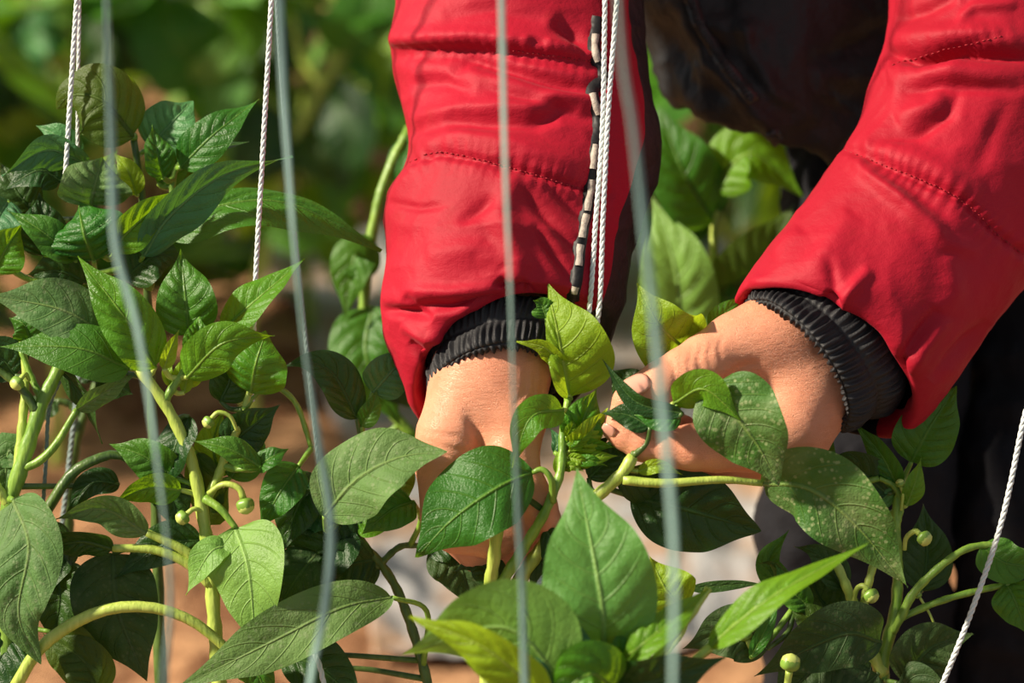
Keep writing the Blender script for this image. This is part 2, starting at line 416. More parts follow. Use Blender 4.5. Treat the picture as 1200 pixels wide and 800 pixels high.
LHc = [([(546, 482), (558, 508), (564, 530), (562, 552)], 4.5, 7, 60), ([(512, 508), (540, 512), (556, 524)], 2.2, 4, 60),
       ([(505, 520), (530, 526), (552, 530)], 2, 3, 60), ([(636, 436), (634, 468), (618, 492)], 3.5, 3.5, 60), ([(627, 430), (626, 462), (610, 486)], 3, 3, 60),
       ([(644, 446), (642, 478), (628, 502)], 3, 3.5, 60), ([(617, 430), (616, 456), (602, 478)], 2, 2.5, 60), ([(488, 516), (505, 530), (520, 534)], 2, 3, 60),
       ([(576, 610), (580, 655)], 2.0, 3, 60), ([(540, 600), (536, 650)], 2, 3, 60)]
V, Q = implicit((440, 240, -110), (720, 700, 170), 3.0, LH, LHc); body.add(W(V), Q.tolist())
# the hand on the right: thumb above, forefinger below, a leaf held between them
RH = [
 (10, [((1040, 280, 110), 66), ((968, 360, 45), 64), ((922, 398, 12), 55), ((905, 402, 4), 50)]),
 (34, [((1050, 330, 110), 66), ((985, 410, 45), 62), ((945, 462, 14), 54), ((928, 498, -6), 48)]),
 (26, [((905, 398, 4), 47), ((862, 408, -14), 41), ((828, 424, -34), 34), ((802, 438, -44), 31), ((778, 450, -50), 29), ((752, 463, -54), 25), ((738, 470, -55), 21)]),   # thumb
 (30, [((930, 470, 20), 52), ((900, 505, 20), 45)]),
 (20, [((926, 508, -8), 42), ((880, 522, -35), 31), ((838, 525, -52), 28), ((812, 524, -57), 27.5), ((785, 524, -57), 24), ((754, 517, -57), 23.5), ((734, 508, -57), 20), ((722, 501, -57), 17)]),   # forefinger
 (12, [((930, 522, 24), 38), ((855, 540, 2), 26), ((838, 540, 0), 25), ((795, 532, 2), 20), ((765, 516, 6), 17)]),
 (12, [((930, 515, 62), 36), ((862, 538, 48), 25), ((805, 528, 48), 20), ((778, 508, 46), 17)]),
 (12, [((930, 500, 92), 32), ((870, 525, 88), 22), ((822, 518, 86), 18), ((800, 500, 84), 15)]),
]
RHc = [([(888, 424), (866, 431), (852, 444), (846, 458)], 4.5, 5, 60), ([(836, 398), (830, 415), (834, 432)], 1.6, 2.5, 30), ([(824, 402), (818, 420), (822, 440)], 2, 2.5, 30),
       ([(848, 392), (842, 408), (846, 424)], 1.5, 2.5, 30), ([(812, 408), (806, 428), (812, 446)], 1.8, 2.5, 30), ([(786, 420), (792, 440), (790, 465)], 2.2, 3, 30),
       ([(798, 414), (798, 436), (802, 456)], 1.6, 2.5, 30), ([(772, 498), (766, 512), (768, 530)], 2.2, 3, -20), ([(830, 500), (822, 516), (826, 540)], 2.2, 3, -20), ([(778, 500), (773, 515), (775, 530)], 1.4, 2.2, -20)]
V, Q = implicit((650, 230, -120), (1140, 620, 190), 3.0, RH, RHc); body.add(W(V), Q.tolist())
# the rest of the body, under the clothes
wl = lambda *p: W(np.array(p, float))
elL, elR = wl(605, -110, 230), wl(1190, -90, 230)
shL, shR = wl(575, -700, 190), wl(1190, -700, 190)
neck0 = (shL+shR)/2+np.array([0, -.01, .03]); head = neck0+np.array([0, -.13, .185])
hipc = wl(1150, -60, 800); hL, hR = hipc+np.array([-.06, 0, 0]), hipc+np.array([.07, 0, 0])
knL, knR = wl(1002, 600, 565), wl(1230, 600, 615)
ftL = wl(1014, 1240, 834); ftR = wl(1242, 1240, 884); ftL[2] = ftR[2] = .06
mid_ = (neck0+hipc)/2+np.array([0, .05, 0])
BC = [
 (.05, [(neck0+np.array([0, .05, -.09]), .085), (mid_, .08), (hipc, .085)]),
 (.05, [(shL+np.array([.03, .01, 0]), .075), (shR+np.array([-.03, .01, 0]), .075)]),
 (.03, [(shL, .062), (elL, .042), (wl(592, 280, 110), .030)]),
 (.03, [(shR, .062), (elR, .042), (wl(1045, 290, 120), .034)]),
 (.03, [(hL, .055), (wl(1040, 200, 690), .05), (knL, .034), (wl(1008, 900, 655), .034), (ftL, .028)]), (.03, [(hR, .055), (wl(1246, 200, 740), .05), (knR, .034), (wl(1236, 900, 705), .034), (ftR, .028)]),
 (.02, [(ftL, .04), (ftL+np.array([0, -.14, -.025]), .032)]), (.02, [(ftR, .04), (ftR+np.array([0, -.14, -.025]), .032)]),
 (.04, [(neck0+np.array([0, .03, -.03]), .062), (head+np.array([0, .03, -.06]), .055)]),
]
allp = np.vstack([p for _, ch in BC for p, _ in ch])
V, Q = implicit(allp.min(0)-.17, allp.max(0)+.12, .014, BC, k0=.04); body.add(V, Q.tolist())
HC = [
 (.03, [(head+np.array([0, .03, -.11]), .052), (head+np.array([0, .02, -.03]), .06)]),
 (.03, [(head+np.array([0, .01, .03]), .086), (head+np.array([0, .03, .02]), .084)]),
 (.03, [(head+np.array([0, -.035, -.05]), .052), (head+np.array([0, -.045, -.07]), .036)]),
 (.010, [(head+np.array([0, -.082, .012]), .008), (head+np.array([0, -.105, -.026]), .014)]),
 (.008, [(head+np.array([-.02, -.088, -.06]), .008), (head+np.array([.02, -.088, -.06]), .008)]),
 (.008, [(head+np.array([-.02, -.085, -.073]), .008), (head+np.array([.02, -.085, -.073]), .008)]),
 (.006, [(head+np.array([-.086, .02, .01]), .014), (head+np.array([-.084, .018, -.03]), .010)]),
 (.006, [(head+np.array([.086, .02, .01]), .014), (head+np.array([.084, .018, -.03]), .010)]),
 (.012, [(head+np.array([-.045, -.076, .026]), .010), (head+np.array([.045, -.076, .026]), .010)]),
]
V, Q = implicit(head-np.array([.13, .15, .20]), head+np.array([.13, .15, .15]), .006, HC, k0=.02); body.add(V, Q.tolist())
person = body.obj('person', [SKIN])
tag(person, 'person in black jacket with red quilted sleeves bending over to pinch pepper shoots', 'person')
# eyes and hair (above the picture)
EYE = simple('eye', (.05, .03, .02), .2); HAIR = simple('hair', (.012, .010, .009), .5, 300, .5, (400, .6, .002))
for sx in (-1, 1):
    th = np.linspace(0, math.pi, 9); ph = np.arange(14)*2*math.pi/14
    Vv = np.stack([np.outer(np.sin(th), np.cos(ph)), np.outer(np.sin(th), np.sin(ph)), np.outer(np.cos(th), np.ones(14))], -1).reshape(-1, 3)*np.array([.014, .010, .008])
    MB().add(Vv+head+np.array([sx*.033, -.079, .008]), grid_faces(9, 14, True)).obj('eye', [EYE], person)
V, Q = implicit(head-np.array([.14, .12, .14]), head+np.array([.14, .16, .16]), .008,
                [(.03, [(head+np.array([0, .035, .045]), .090), (head+np.array([0, .05, -.02]), .080)]), (.03, [(head+np.array([-.03, -.03, .085]), .045), (head+np.array([.03, -.03, .085]), .045)])], k0=.02)
MB().add(V, Q.tolist()).obj('hair', [HAIR], person)
# fingernails
def nail(c, ax, nrm, ln, wd):
    c, ax, nrm = [np.asarray(q, float) for q in (c, ax, nrm)]; ax = norm(ax); nrm = norm(nrm-ax*(nrm@ax)); sd = np.cross(ax, nrm)
    u = np.linspace(-1, 1, 9); v = np.linspace(-1, 1, 9); V = []
    for a in u:
        wv = wd/2*(1-max(0, abs(a)-.35)**2*1.1)
        for b in v: V.append(c+ax*a*ln/2+sd*b*wv-nrm*(b*b*wd*.14+.06*ln*max(0, a)**2))
    o = MB().add(W(np.array(V)), grid_faces(9, 9)).obj('fingernail', [NAIL], person)
    q = o.modifiers.new('t', 'SOLIDIFY'); q.thickness = .0008; q.offset = 0
nail((744, 450, -79), (-42, 20, -4), (-.25, -.45, -.86), 34, 27)
nail((712, 506, -72), (-12, -8, 2), (-.75, .45, -.55), 17, 20)
nail((637, 596, -71), (20, 34, 4), (.25, -.2, -.9), 24, 24)

# ------------------------------------------------------------------ clothes
def cloth_red(name):
    m = NT(name); co = m.obj_co()
    f = m.noise(9, 4, co); wv = m.noise(1800, 1, co); d = m.noise(38, 5, co, .7)
    base = m.mix(m.step(f, .3, .7), (.30, .004, .016, 1), (.37, .005, .022, 1))
    base = m.mix(m.math('MULTIPLY', m.step(d, .56, .72), .30), base, (.30, .012, .016, 1))
    m.put(m.b.inputs['Base Color'], base)
    m.set(Roughness=.62, Specular_IOR_Level=.22, Sheen_Weight=.07, Sheen_Roughness=.4); m.b.inputs['Sheen Tint'].default_value = (1, .35, .4, 1)
    mp = m.n('ShaderNodeMapping', i_0=co); mp.inputs['Scale'].default_value = (22, 22, 34); mp.inputs['Rotation'].default_value = (0, .7, 0)
    w1 = m.noise(1.0, 5, mp.outputs[0], .6)
    m.bump(m.math('MULTIPLY_ADD', wv, .06, w1), .34, .008); return m.mat
RED = cloth_red('red_nylon')
BLACK = simple('black_nylon', (.010, .010, .011), .55, 20, .4, (28, .5, .012), .35)
RIB = simple('black_elastic', (.014, .014, .016), .6, 200, .4, (900, .4, .001), .4)
TROU = simple('dark_trousers', (.010, .010, .013), .85, 60, .4, (25, .5, .015), .2)
TAPE = simple('worn_reflective_tape', (.36, .31, .26), .6, 350, .6, (500, .6, .001))
ZIP = simple('black_zip', (.02, .02, .02), .35)
STITCH = simple('dark_red_thread', (.30, .005, .014), .7)

def loft(secs, n, k, sq=1.0):
    A = np.array([np.r_[c, a, b] for c, a, b in secs], float)
    s = np.linspace(0, len(A)-1, n); E = np.vstack([2*A[0]-A[1], A, 2*A[-1]-A[-2]]); out = []
    for q in s:
        i = min(int(q), len(A)-2); t = q-i; p0, p1, p2, p3 = E[i:i+4]
        out.append(.5*((2*p1)+(-p0+p2)*t+(2*p0-5*p1+4*p2-p3)*t*t+(-p0+3*p1-3*p2+p3)*t**3))
    G = np.array(out); th = np.arange(k)*2*math.pi/k
    V = G[:, None, 0:3]+np.cos(th)[None, :, None]*G[:, None, 3:6]+np.sin(th)[None, :, None]*G[:, None, 6:9]
    return V, th, s
def normals(V):
    du = np.gradient(V, axis=0); dv = np.roll(V, -1, 1)-np.roll(V, 1, 1); N = norm(np.cross(du, dv))
    c = V.mean(1, keepdims=True); N *= np.sign(np.sum(N*(V-c), -1, keepdims=True).mean()); return N
def apply_folds(V, folds, noises=()):
    N = normals(V); front = np.clip(-N[..., 2]*2.2+.15, 0, 1); P2 = V[..., :2]; d = np.zeros(V.shape[:2])
    for f in folds:
        line, amp, wd = f[:3]; mode = f[3] if len(f) > 3 else 'g'
        dist, sd_, pa_, tot = poly_d(P2, line); sg = dist*sd_; amp = amp*np.sin(np.pi*np.clip(pa_/tot, 0, 1))**.55
        if len(f) > 4: d += front*f[4]*np.sin(pa_*2*math.pi/13+np.sin(pa_/17)*2)*np.exp(-(dist/17)**2)
        if mode == 'g': d += front*amp*np.exp(-(dist/wd)**2)*1.5
        else: d += front*1.35*amp*(np.exp(-((sg+wd)/wd)**2)*.9-np.exp(-((sg-wd*.8)/(wd*.9))**2))
    for sc, amp, seed, axs in noises:
        q = V/np.array(axs)/sc; r = 1-2*np.abs(vnoise(q, seed)); d += amp*(r-.2)
    return V+N*d[..., None]
LS = [  # sleeve on the left: centre, half width, towards-the-camera half depth
 ((575, -780, 200), (150, 0, 0), (0, -60, -120)), ((585, -560, 200), (150, 0, 0), (0, -30, -125)), ((600, -330, 225), (150, 0, 0), (0, -30, -125)),
 ((605, -120, 225), (146, 0, 0), (0, -38, -118)), ((610, 0, 190), (146, 0, 0), (0, -45, -115)), ((606, 58, 165), (149, 0, 0), (0, -50, -113)),
 ((620, 122, 138), (147, 0, 0), (0, -52, -112)), ((626, 182, 112), (149, -2, 0), (0, -56, -112)), ((608, 235, 88), (154, -4, 0), (0, -60, -112)),
 ((596, 300, 62), (144, -8, 0), (0, -66, -108)), ((589, 365, 38), (142, -14, 0), (0, -72, -102)), ((593, 408, 22), (126, -22, 0), (2, -80, -92)), ((596, 426, 16), (113, -28, 0), (2, -86, -82)),
 ((596, 420, 22), (102, -22, 0), (2, -74, -74)), ((594, 400, 32), (95, -16, 0), (0, -60, -68))]
LF = [([(440, 56), (550, 54), (610, 60), (710, 75)], 11, 11, 's'), ([(440, 57), (550, 56), (610, 61), (720, 76)], -5, 3.5, 'g', 1.3), ([(528, 86), (548, 70), (595, 80), (662, 99), (710, 108)], -11, 8), ([(540, 62), (620, 74), (700, 88)], 5, 7),
      ([(470, 152), (550, 136), (625, 136), (655, 122), (710, 133)], 7, 10, 's'), ([(560, 100), (600, 112), (680, 128)], -5, 7), ([(455, 198), (516, 178), (588, 193), (720, 231)], -7, 5, 'g', 1.5), ([(470, 168), (520, 156), (600, 168), (700, 200)], 6, 12),
      ([(600, 205), (588, 250), (606, 310), (600, 345)], 9, 16), ([(610, 221), (678, 296)], -5, 6), ([(640, 215), (690, 262)], -4, 5), ([(625, 262), (672, 330)], -5, 6), ([(540, 262), (580, 232)], -4, 7), ([(452, 236), (490, 244), (520, 240)], -3, 4),
      ([(475, 347), (486, 358), (527, 359), (588, 351)], -9, 6), ([(470, 340), (530, 342), (580, 336)], 6, 8), ([(583, 327), (602, 341), (618, 330)], -12, 6), ([(618, 332), (623, 356)], -7, 5), ([(447, 362), (480, 366), (508, 372)], -11, 6), ([(500, 300), (560, 290), (590, 310)], 5, 14),
      ([(480, 400), (500, 420), (512, 412)], -6, 5), ([(470, 380), (500, 396), (520, 392)], 6, 7), ([(480, 100), (520, 96), (556, 110)], -5, 9), ([(520, 20), (580, 10), (640, 24)], -5, 10), ([(650, 22), (672, 40), (690, 64)], -8, 9), ([(620, 50), (640, 52)], -5, 5)]
def colour_by_angle(V, th, s, black):
    n, k = V.shape[:2]; mi = []
    for i in range(n-1):
        for j in range(k): mi.append(1 if black(th[j], s[i]) else 0)
    return mi
V, th, s_ = loft(LS, 330, 220)
sc_ = np.linspace(0, 1, 330)[:, None]
V = apply_folds(V, LF, [(60, 3.2, 11, (1.6, .8, 1)), (22, .8, 12, (1.6, .9, 1))])
angd = np.degrees(th); angd = np.where(angd > 180, angd-360, angd)
bl = (angd > -115) & (angd < 27)
mi = np.tile(bl.astype(int), (329, 1)).ravel().tolist()
sleeveL = MB().add(W(V.reshape(-1, 3)), grid_faces(330, 220, True), mi).obj('sleeve', [RED, BLACK], person)
sleeveL['label'] = 'red quilted sleeve hanging straight down, with black side panel and worn piping'
SLV = V
def on(V, pts, lift=2.0, n=60):
    """follow a drawn line over the visible side of a surface"""
    c2 = curve(np.asarray(pts, float), n); fl = V.reshape(-1, 3); N = normals(V).reshape(-1, 3); fr = N[:, 2] < .12
    A, NA = fl[fr], N[fr]; out = []
    for p in c2:
        q = np.argsort(np.sum((A[:, :2]-p)**2, 1))[:4]; out.append((A[q].mean(0)+NA[q].mean(0)*lift))
    out = np.array(out); 
    for _ in range(2): out[1:-1] = (out[:-2]+2*out[1:-1]+out[2:])/4
    return out
def strip(c, wd, lift=1.5, th_=3):
    """flat band along c lying on a surface that faces the camera"""
    T = tangents(c); Sd = norm(np.cross(T, [0, 0, 1])); N = np.cross(T, Sd); N *= np.where(N[:, 2:] > 0, -1, 1)
    r = [c-Sd*wd/2-N*th_, c-Sd*wd/2+N*lift, c+N*(lift+1), c+Sd*wd/2+N*lift, c+Sd*wd/2-N*th_]
    return np.stack(r, 1).reshape(-1, 3), grid_faces(len(c), 5)
pp = [(699, 20), (696, 60), (706, 92), (693, 108), (702, 140), (698, 165), (694, 190), (692, 215), (688, 240), (681, 275), (677, 310), (672, 345), (668, 372)]
pc = on(SLV, pp, .5, 90)
v, f = strip(pc, 15); MB().add(W(v), f).obj('piping', [BLACK], sleeveL)
for a, b in ((.06, .15), (.27, .345), (.44, .52), (.56, .66), (.67, .75), (.77, .84), (.90, .93)):
    c = pc[int(a*89):int(b*89)+1]; c = c+np.array([1.0, 0, -2.5])
    wd = 8.0*(1+.12*np.sin(np.arange(len(c))*1.3+a*9))[:, None]
    v, f = strip(c, wd, 1.5); MB().add(W(v), f).obj('reflective_strip', [TAPE], sleeveL)
def stitches(V, pts, par, n):
    c = on(V, pts, .4, n*2); b = MB()
    for i in range(n):
        p, q = c[2*i], c[2*i+1]; v, f = tube(W(np.array([p, (p+q)/2+np.array([0, 0, -.4]), q])), .7*S, 5); b.add(v, f)
    b.obj('stitching', [STITCH], par)
stitches(SLV, [(480, 190), (516, 178), (588, 193), (685, 222)], sleeveL, 34)
stitches(SLV, [(600, 59), (650, 66), (692, 72)], sleeveL, 16)
def cuff(secs, rows, ribs, par, seed):
    n, k = 70, 480; V, th, s = loft(secs, n, k); u = np.linspace(0, 1, n)[:, None]; N = normals(V)
    ph = th[None, :]*ribs+1.2*np.sin(u*7+seed)+.9*vnoise(np.stack([np.broadcast_to(th[None, :]*9, (n, k)), np.broadcast_to(u*4, (n, k)), np.zeros((n, k))], -1), seed)
    row = np.abs(np.sin(np.pi*u*rows)); fade = np.clip((1-u)*5, 0, 1); q3 = vnoise(np.stack([np.broadcast_to(th[None, :]*26, (n, k)), np.broadcast_to(u*rows*1.5, (n, k)), np.zeros((n, k))], -1), seed+4)
    d = ((2.3+1.3*q3)*np.sin(ph+np.floor(u*rows+.02)*1.9)*(.2+.8*row)+2.0*q3*row)*(.25+.75*fade)+5.0*row**.6-2.5+2.0*vnoise(V/22, seed)
    V = V+N*d[..., None]; o = MB().add(W(V.reshape(-1, 3)), grid_faces(n, k, True)).obj('cuff', [RIB], par); o['label'] = 'gathered black elastic cuff'
cuff([((592, 390, 34), (84, -8, 0), (2, -45, -66)), ((588, 402, 26), (84, -10, 0), (3, -45, -67)), ((584, 425, 12), (81, -12, 0), (4, -44, -66)), ((581, 446, 0), (77, -11, 0), (4, -47, -66)), ((581, 450, 0), (72, -9, 0), (4, -43, -60)), ((584, 440, 8), (63, -8, 0), (4, -36, -50))], 3, 62, sleeveL, 2)

RS = [
 ((1190, -780, 200), (150, 0, 0), (0, -60, -120)), ((1190, -560, 200), (150, 0, 0), (0, -30, -125)), ((1190, -330, 215), (146, 0, 0), (0, -30, -125)),
 ((1188, -140, 215), (142, 0, 0), (0, -36, -122)), ((1186, -20, 190), (142, 4, 0), (0, -44, -118)), ((1180, 55, 165), (139, 12, 0), (4, -48, -116)), ((1158, 135, 135), (138, 34, 0), (14, -50, -114)),
 ((1120, 215, 104), (122, 58, 0), (26, -48, -110)), ((1072, 286, 74), (114, 68, 0), (32, -48, -106)), ((1022, 352, 44), (110, 74, 0), (36, -52, -102)), ((983, 404, 20), (109, 76, 0), (38, -54, -94)), ((969, 420, 12), (103, 74, 0), (37, -54, -84)),
 ((970, 416, 18), (92, 72, 0), (34, -46, -76)), ((982, 400, 30), (84, 70, 0), (32, -42, -70))]
RF = [([(1030, 60), (1076, 69), (1125, 60), (1215, 70)], -17, 7), ([(1040, 48), (1090, 44), (1140, 40), (1215, 50)], 9, 14), ([(1040, 92), (1120, 84), (1210, 92)], 8, 13), ([(1030, 80), (1106, 60), (1190, 40)], -3, 4, 'g', 1.2),
      ([(1128, 34), (1130, 18), (1142, 8), (1190, 6)], 6, 6), ([(1050, 25), (1090, 10), (1120, -5)], -6, 8), ([(1020, 168), (1072, 158), (1112, 134), (1120, 112), (1105, 103)], -6, 8), ([(1050, 140), (1090, 128), (1108, 112)], 8, 12),
      ([(960, 168), (997, 176), (1069, 206), (1129, 236), (1174, 278), (1230, 320)], -7, 5, 'g', 1.5), ([(1010, 160), (1080, 190), (1150, 230)], 6, 14), ([(997, 187), (1027, 212), (1106, 272)], 7, 9), ([(1015, 190), (1070, 222), (1120, 262)], -4, 9), ([(1060, 245), (1110, 285), (1150, 296)], 5, 9),
      ([(1057, 109), (1106, 100), (1200, 106)], -6, 7), ([(1185, 110), (1160, 160), (1145, 205)], -3, 10), ([(982, 359), (1020, 314)], 6, 7), ([(968, 342), (986, 360)], -8, 6), ([(972, 300), (980, 345)], -3, 6), ([(1050, 436), (1061, 415), (1099, 362)], -6, 6), ([(1068, 440), (1080, 410), (1112, 372)], 5, 8),
      ([(1055, 480), (1057, 450), (1055, 419)], -7, 6), ([(1090, 445), (1118, 415), (1160, 378)], -7, 8), ([(880, 330), (920, 338), (970, 352)], 6, 8), ([(1040, 452), (1034, 474)], -7, 6), ([(1110, 300), (1118, 340), (1100, 366)], 5, 14), ([(905, 300), (940, 270)], 4, 12), ([(1000, 250), (960, 310), (950, 335)], 5, 18)]
V, th, s_ = loft(RS, 320, 220)
V = apply_folds(V, RF, [(60, 3.2, 21, (1, 1.3, 1)), (22, .8, 22, (1.2, 1.2, 1))])
angd = np.degrees(th); bl = (angd > 215) & (angd < 325)
sleeveR = MB().add(W(V.reshape(-1, 3)), grid_faces(320, 220, True), np.tile(bl.astype(int), (319, 1)).ravel().tolist()).obj('sleeve', [RED, BLACK], person)
sleeveR['label'] = 'red quilted sleeve bent at the elbow and reaching in from the right'
stitches(V, [(990, 176), (1069, 206), (1129, 236), (1174, 278), (1200, 299)], sleeveR, 40)
stitches(V, [(1045, 76), (1106, 59), (1174, 43)], sleeveR, 20)
cuff([((985, 392, 38), (74, 72, 0), (30, -30, -76)), ((970, 404, 28), (72, 73, 0), (30, -29, -78)), ((950, 416, 14), (64, 74, 0), (28, -26, -77)), ((935, 426, 0), (57, 73, 0), (27, -25, -77)), ((935, 429, 0), (53, 69, 0), (25, -23, -71)), ((946, 420, 8), (48, 62, 0), (22, -20, -60))], 3, 62, sleeveR, 5)

JK = [((880, -905, 130), (85, 0, 0), (0, -30, -75)), ((880, -850, 150), (120, 0, 0), (0, -40, -85)), ((882, -780, 190), (300, 0, 0), (0, -60, -130)), ((885, -640, 290), (330, 0, 0), (0, -60, -170)), ((895, -420, 400), (285, 0, 0), (0, -50, -195)),
      ((915, -200, 500), (250, 10, 10), (0, -30, -205)), ((935, -40, 540), (215, 26, 20), (0, -8, -200)), ((950, 70, 530), (192, 44, 30), (-6, 10, -190)), ((955, 140, 520), (180, 52, 36), (-8, 18, -176)), ((952, 166, 520), (160, 50, 36), (-8, 16, -160)), ((952, 150, 525), (140, 46, 36), (-8, 12, -140))]
V, th, s_ = loft(JK, 160, 200)
JF = [([(865, 0), (880, 60), (910, 110), (960, 140)], 7, 9), ([(800, 20), (830, 70), (880, 120), (930, 185)], 9, 12), ([(770, 20), (790, 70), (820, 130)], -7, 12), ([(940, 80), (1000, 55), (1040, 30)], -6, 8), ([(955, 70), (965, 110), (1010, 135)], 6, 5), ([(800, 100), (850, 110), (890, 80)], -5, 12)]
V = apply_folds(V, JF, [(60, 9, 31, (1.3, 1, 1)), (24, 3.0, 32, (1, 1.3, 1))])
jacket = MB().add(W(V.reshape(-1, 3)), grid_faces(160, 200, True)).obj('jacket', [BLACK], person)
jacket['label'] = 'black jacket front hanging loose with a dark zip'
zc = on(V, [(804, -20), (818, 20), (845, 70), (880, 115), (912, 165)], 2, 90); b = MB(); T = tangents(zc); Sd = norm(np.cross(T, [0, 0, 1]))
v, f = strip(zc, 16, 1); b.add(W(v), f)
for i in range(0, 89, 2):
    for sg in (-1, 1):
        p = zc[i+(sg > 0)]+np.array([0, 0, -3.0]); v, f = tube(W(np.array([p, p+Sd[i]*sg*4.5])), 1.5*S, 5); b.add(v, f)
b.obj('zip', [ZIP], jacket)
def leg(kx, secs):
    V, th, s_ = loft(secs, 150, 90)
    V = apply_folds(V, [], [(70, 9, 41+kx, (1.4, .8, 1)), (26, 3, 43, (1, 1, 1))])
    return V
b = MB()
for kx, dx, z0 in ((0, 0, 0), (1, 228, 50)):
    V = leg(kx, [((1040+dx*.6, -90, 800), (150, 0, 0), (0, 0, -190)), ((1045+dx*.75, 60, 740), (130, 0, 0), (0, 10, -170)), ((1042+dx*.9, 200, 690+z0), (118, 0, 0), (0, 15, -140)), ((1020+dx, 420, 610+z0), (115, 0, 0), (0, 15, -120)),
                 ((1002+dx, 610, 560+z0), (115, 0, 0), (0, 5, -120)), ((1004+dx, 780, 600+z0), (112, 0, 0), (0, -10, -115)), ((1010+dx, 1000, 700+z0), (100, 0, 0), (0, -20, -100)), ((1014+dx, 1225, 830+z0), (88, 0, 0), (0, -25, -90)), ((1014+dx, 1232, 834+z0), (70, 0, 0), (0, -20, -70))])
    b.add(W(V.reshape(-1, 3)), grid_faces(150, 90, True))
V, Q = implicit(hipc-np.array([.26, .24, .22]), hipc+np.array([.26, .24, .30]), .012, [(.04, [(hipc, .115), (hipc*.55+mid_*.45, .105)]), (.04, [(hL, .09), (hL+np.array([0, -.01, -.06]), .075)]), (.04, [(hR, .09), (hR+np.array([0, -.01, -.06]), .075)])], k0=.03)
b.add(V, Q.tolist())
tr = b.obj('trousers', [TROU], person); tr['label'] = 'loose dark trousers behind the plants'
SHOE = simple('black_shoe', (.015, .015, .015), .6)
for ft in (ftL, ftR):
    V, Q = implicit(ft-np.array([.10, .28, .10]), ft+np.array([.10, .12, .08]), .008, [(.02, [(ft+np.array([0, .02, -.01]), .055), (ft+np.array([0, -.10, -.02]), .05), (ft+np.array([0, -.17, -.03]), .04)])], k0=.03)
    V[:, 2] = np.maximum(V[:, 2], -.025); MB().add(V, Q.tolist()).obj('shoe', [SHOE], person)

# ------------------------------------------------------------------ pepper plants near the sharp plane
# tall plant, upper left
pa = Plant('pepper_plant', 'pepper plant at upper left crowned by a rounded shaded leaf', root_under(190, 700, 190))
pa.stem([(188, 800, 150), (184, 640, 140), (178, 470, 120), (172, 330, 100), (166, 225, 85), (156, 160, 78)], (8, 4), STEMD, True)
pa.stem([(174, 340, 100), (196, 262, 90), (204, 205, 88), (212, 190, 85)], (5, 3.5), STEM)
pa.stem([(172, 335, 100), (130, 290, 85), (108, 255, 75), (92, 190, 78)], (5, 3.5), STEM)
pa.stem([(170, 310, 98), (60, 330, 80), (20, 320, 70), (0, 300, 60)], (5, 3.5), STEM)
Z = 70
pa.leaf([(156, 160, Z), (120, 118, Z-22), (84, 112, Z-8), (66, 128, Z+12)], 88, 10, 'olive', pr=4.5, peak=.45, tipk=.5, fold=-.15, label='rounded shaded leaf')
pa.leaf([(176, 172, Z+20), (205, 140, Z+10), (226, 118, Z+22)], 66, -10, 'teal', peak=.45, tipk=.5)
pa.leaf([(191, 208, Z-6), (184, 178, Z-14), (178, 146, Z-2)], 40, 25, 'mid', pucker=.09)
pa.leaf([(212, 196, Z), (250, 158, Z-14), (304, 116, Z+4)], 52, -18, 'mid', fold=.1)
pa.leaf([(222, 190, Z+15), (250, 176, Z+12), (292, 166, Z+18)], 40, -60, 'dark')
pa.leaf([(168, 300, Z-40), (200, 252, Z-52), (262, 205, Z-60), (343, 183, Z-40)], 64, 38, 'teal', fold=.22, wave=.06)
pa.leaf([(194, 274, Z-8), (262, 240, Z-22), (345, 240, Z-14), (447, 294, Z+6)], 80, -38, 'mid', fold=.05, asym=(.5, 1.15))
pa.leaf([(103, 192, Z), (55, 176, Z-18), (2, 206, Z-30)], 52, -42, 'teal')
pa.leaf([(72, 212, Z+8), (45, 200, Z), (6, 222, Z)], 50, 20, 'dark')
pa.leaf([(106, 240, Z-24), (112, 214, Z-34), (121, 184, Z-24)], 92, 18, 'dusty', peak=.4, tipk=.6, fold=.12)
pa.leaf([(110, 305, Z-40), (98, 272, Z-60), (92, 240, Z-30)], 112, -15, 'mid', peak=.4, tipk=.45, fold=-.25)
pa.leaf([(130, 292, Z-44), (165, 258, Z-58), (216, 218, Z-48)], 52, 22, 'bright', fold=.25)
pa.leaf([(52, 300, Z+5), (50, 262, Z), (46, 226, Z+10)], 64, 10, 'dark', pucker=.1)
pa.leaf([(88, 304, Z-30), (48, 270, Z-44), (8, 246, Z-34)], 44, 25, 'mid')
pa.leaf([(-6, 318, Z-30), (8, 290, Z-40), (26, 262, Z-30)], 54, 10, 'bright')
pa.leaf([(148, 326, Z-20), (180, 300, Z-30), (216, 304, Z-10)], 62, -15, 'dark')
pa.leaf([(92, 188, Z+30), (68, 160, Z+25), (42, 147, Z+36)], 38, 10, 'teal')
pa.leaf([(150, 215, Z+30), (120, 205, Z+20), (138, 175, Z+30)], 40, 0, 'young')
pa.leaf([(185, 215, Z+30), (205, 195, Z+30), (210, 160, Z+40)], 36, 10, 'mid')
pa.leaf([(10, 235, Z+10), (-4, 260, Z-10), (-12, 300, Z-8)], 60, 0, 'teal')
pa.leaf([(160, 228, Z+10), (150, 200, Z+4), (132, 178, Z+10)], 30, 0, 'young')
pa.leaf([(100, 330, Z-10), (70, 318, Z-20), (30, 322, Z-10)], 60, -20, 'dark')
pa.leaf([(40, 250, Z+35), (20, 225, Z+30), (0, 190, Z+40)], 55, 10, 'dark')
pa.leaf([(120, 300, Z-14), (118, 278, Z-14), (140, 250, Z-10)], 40, 10, 'mid')

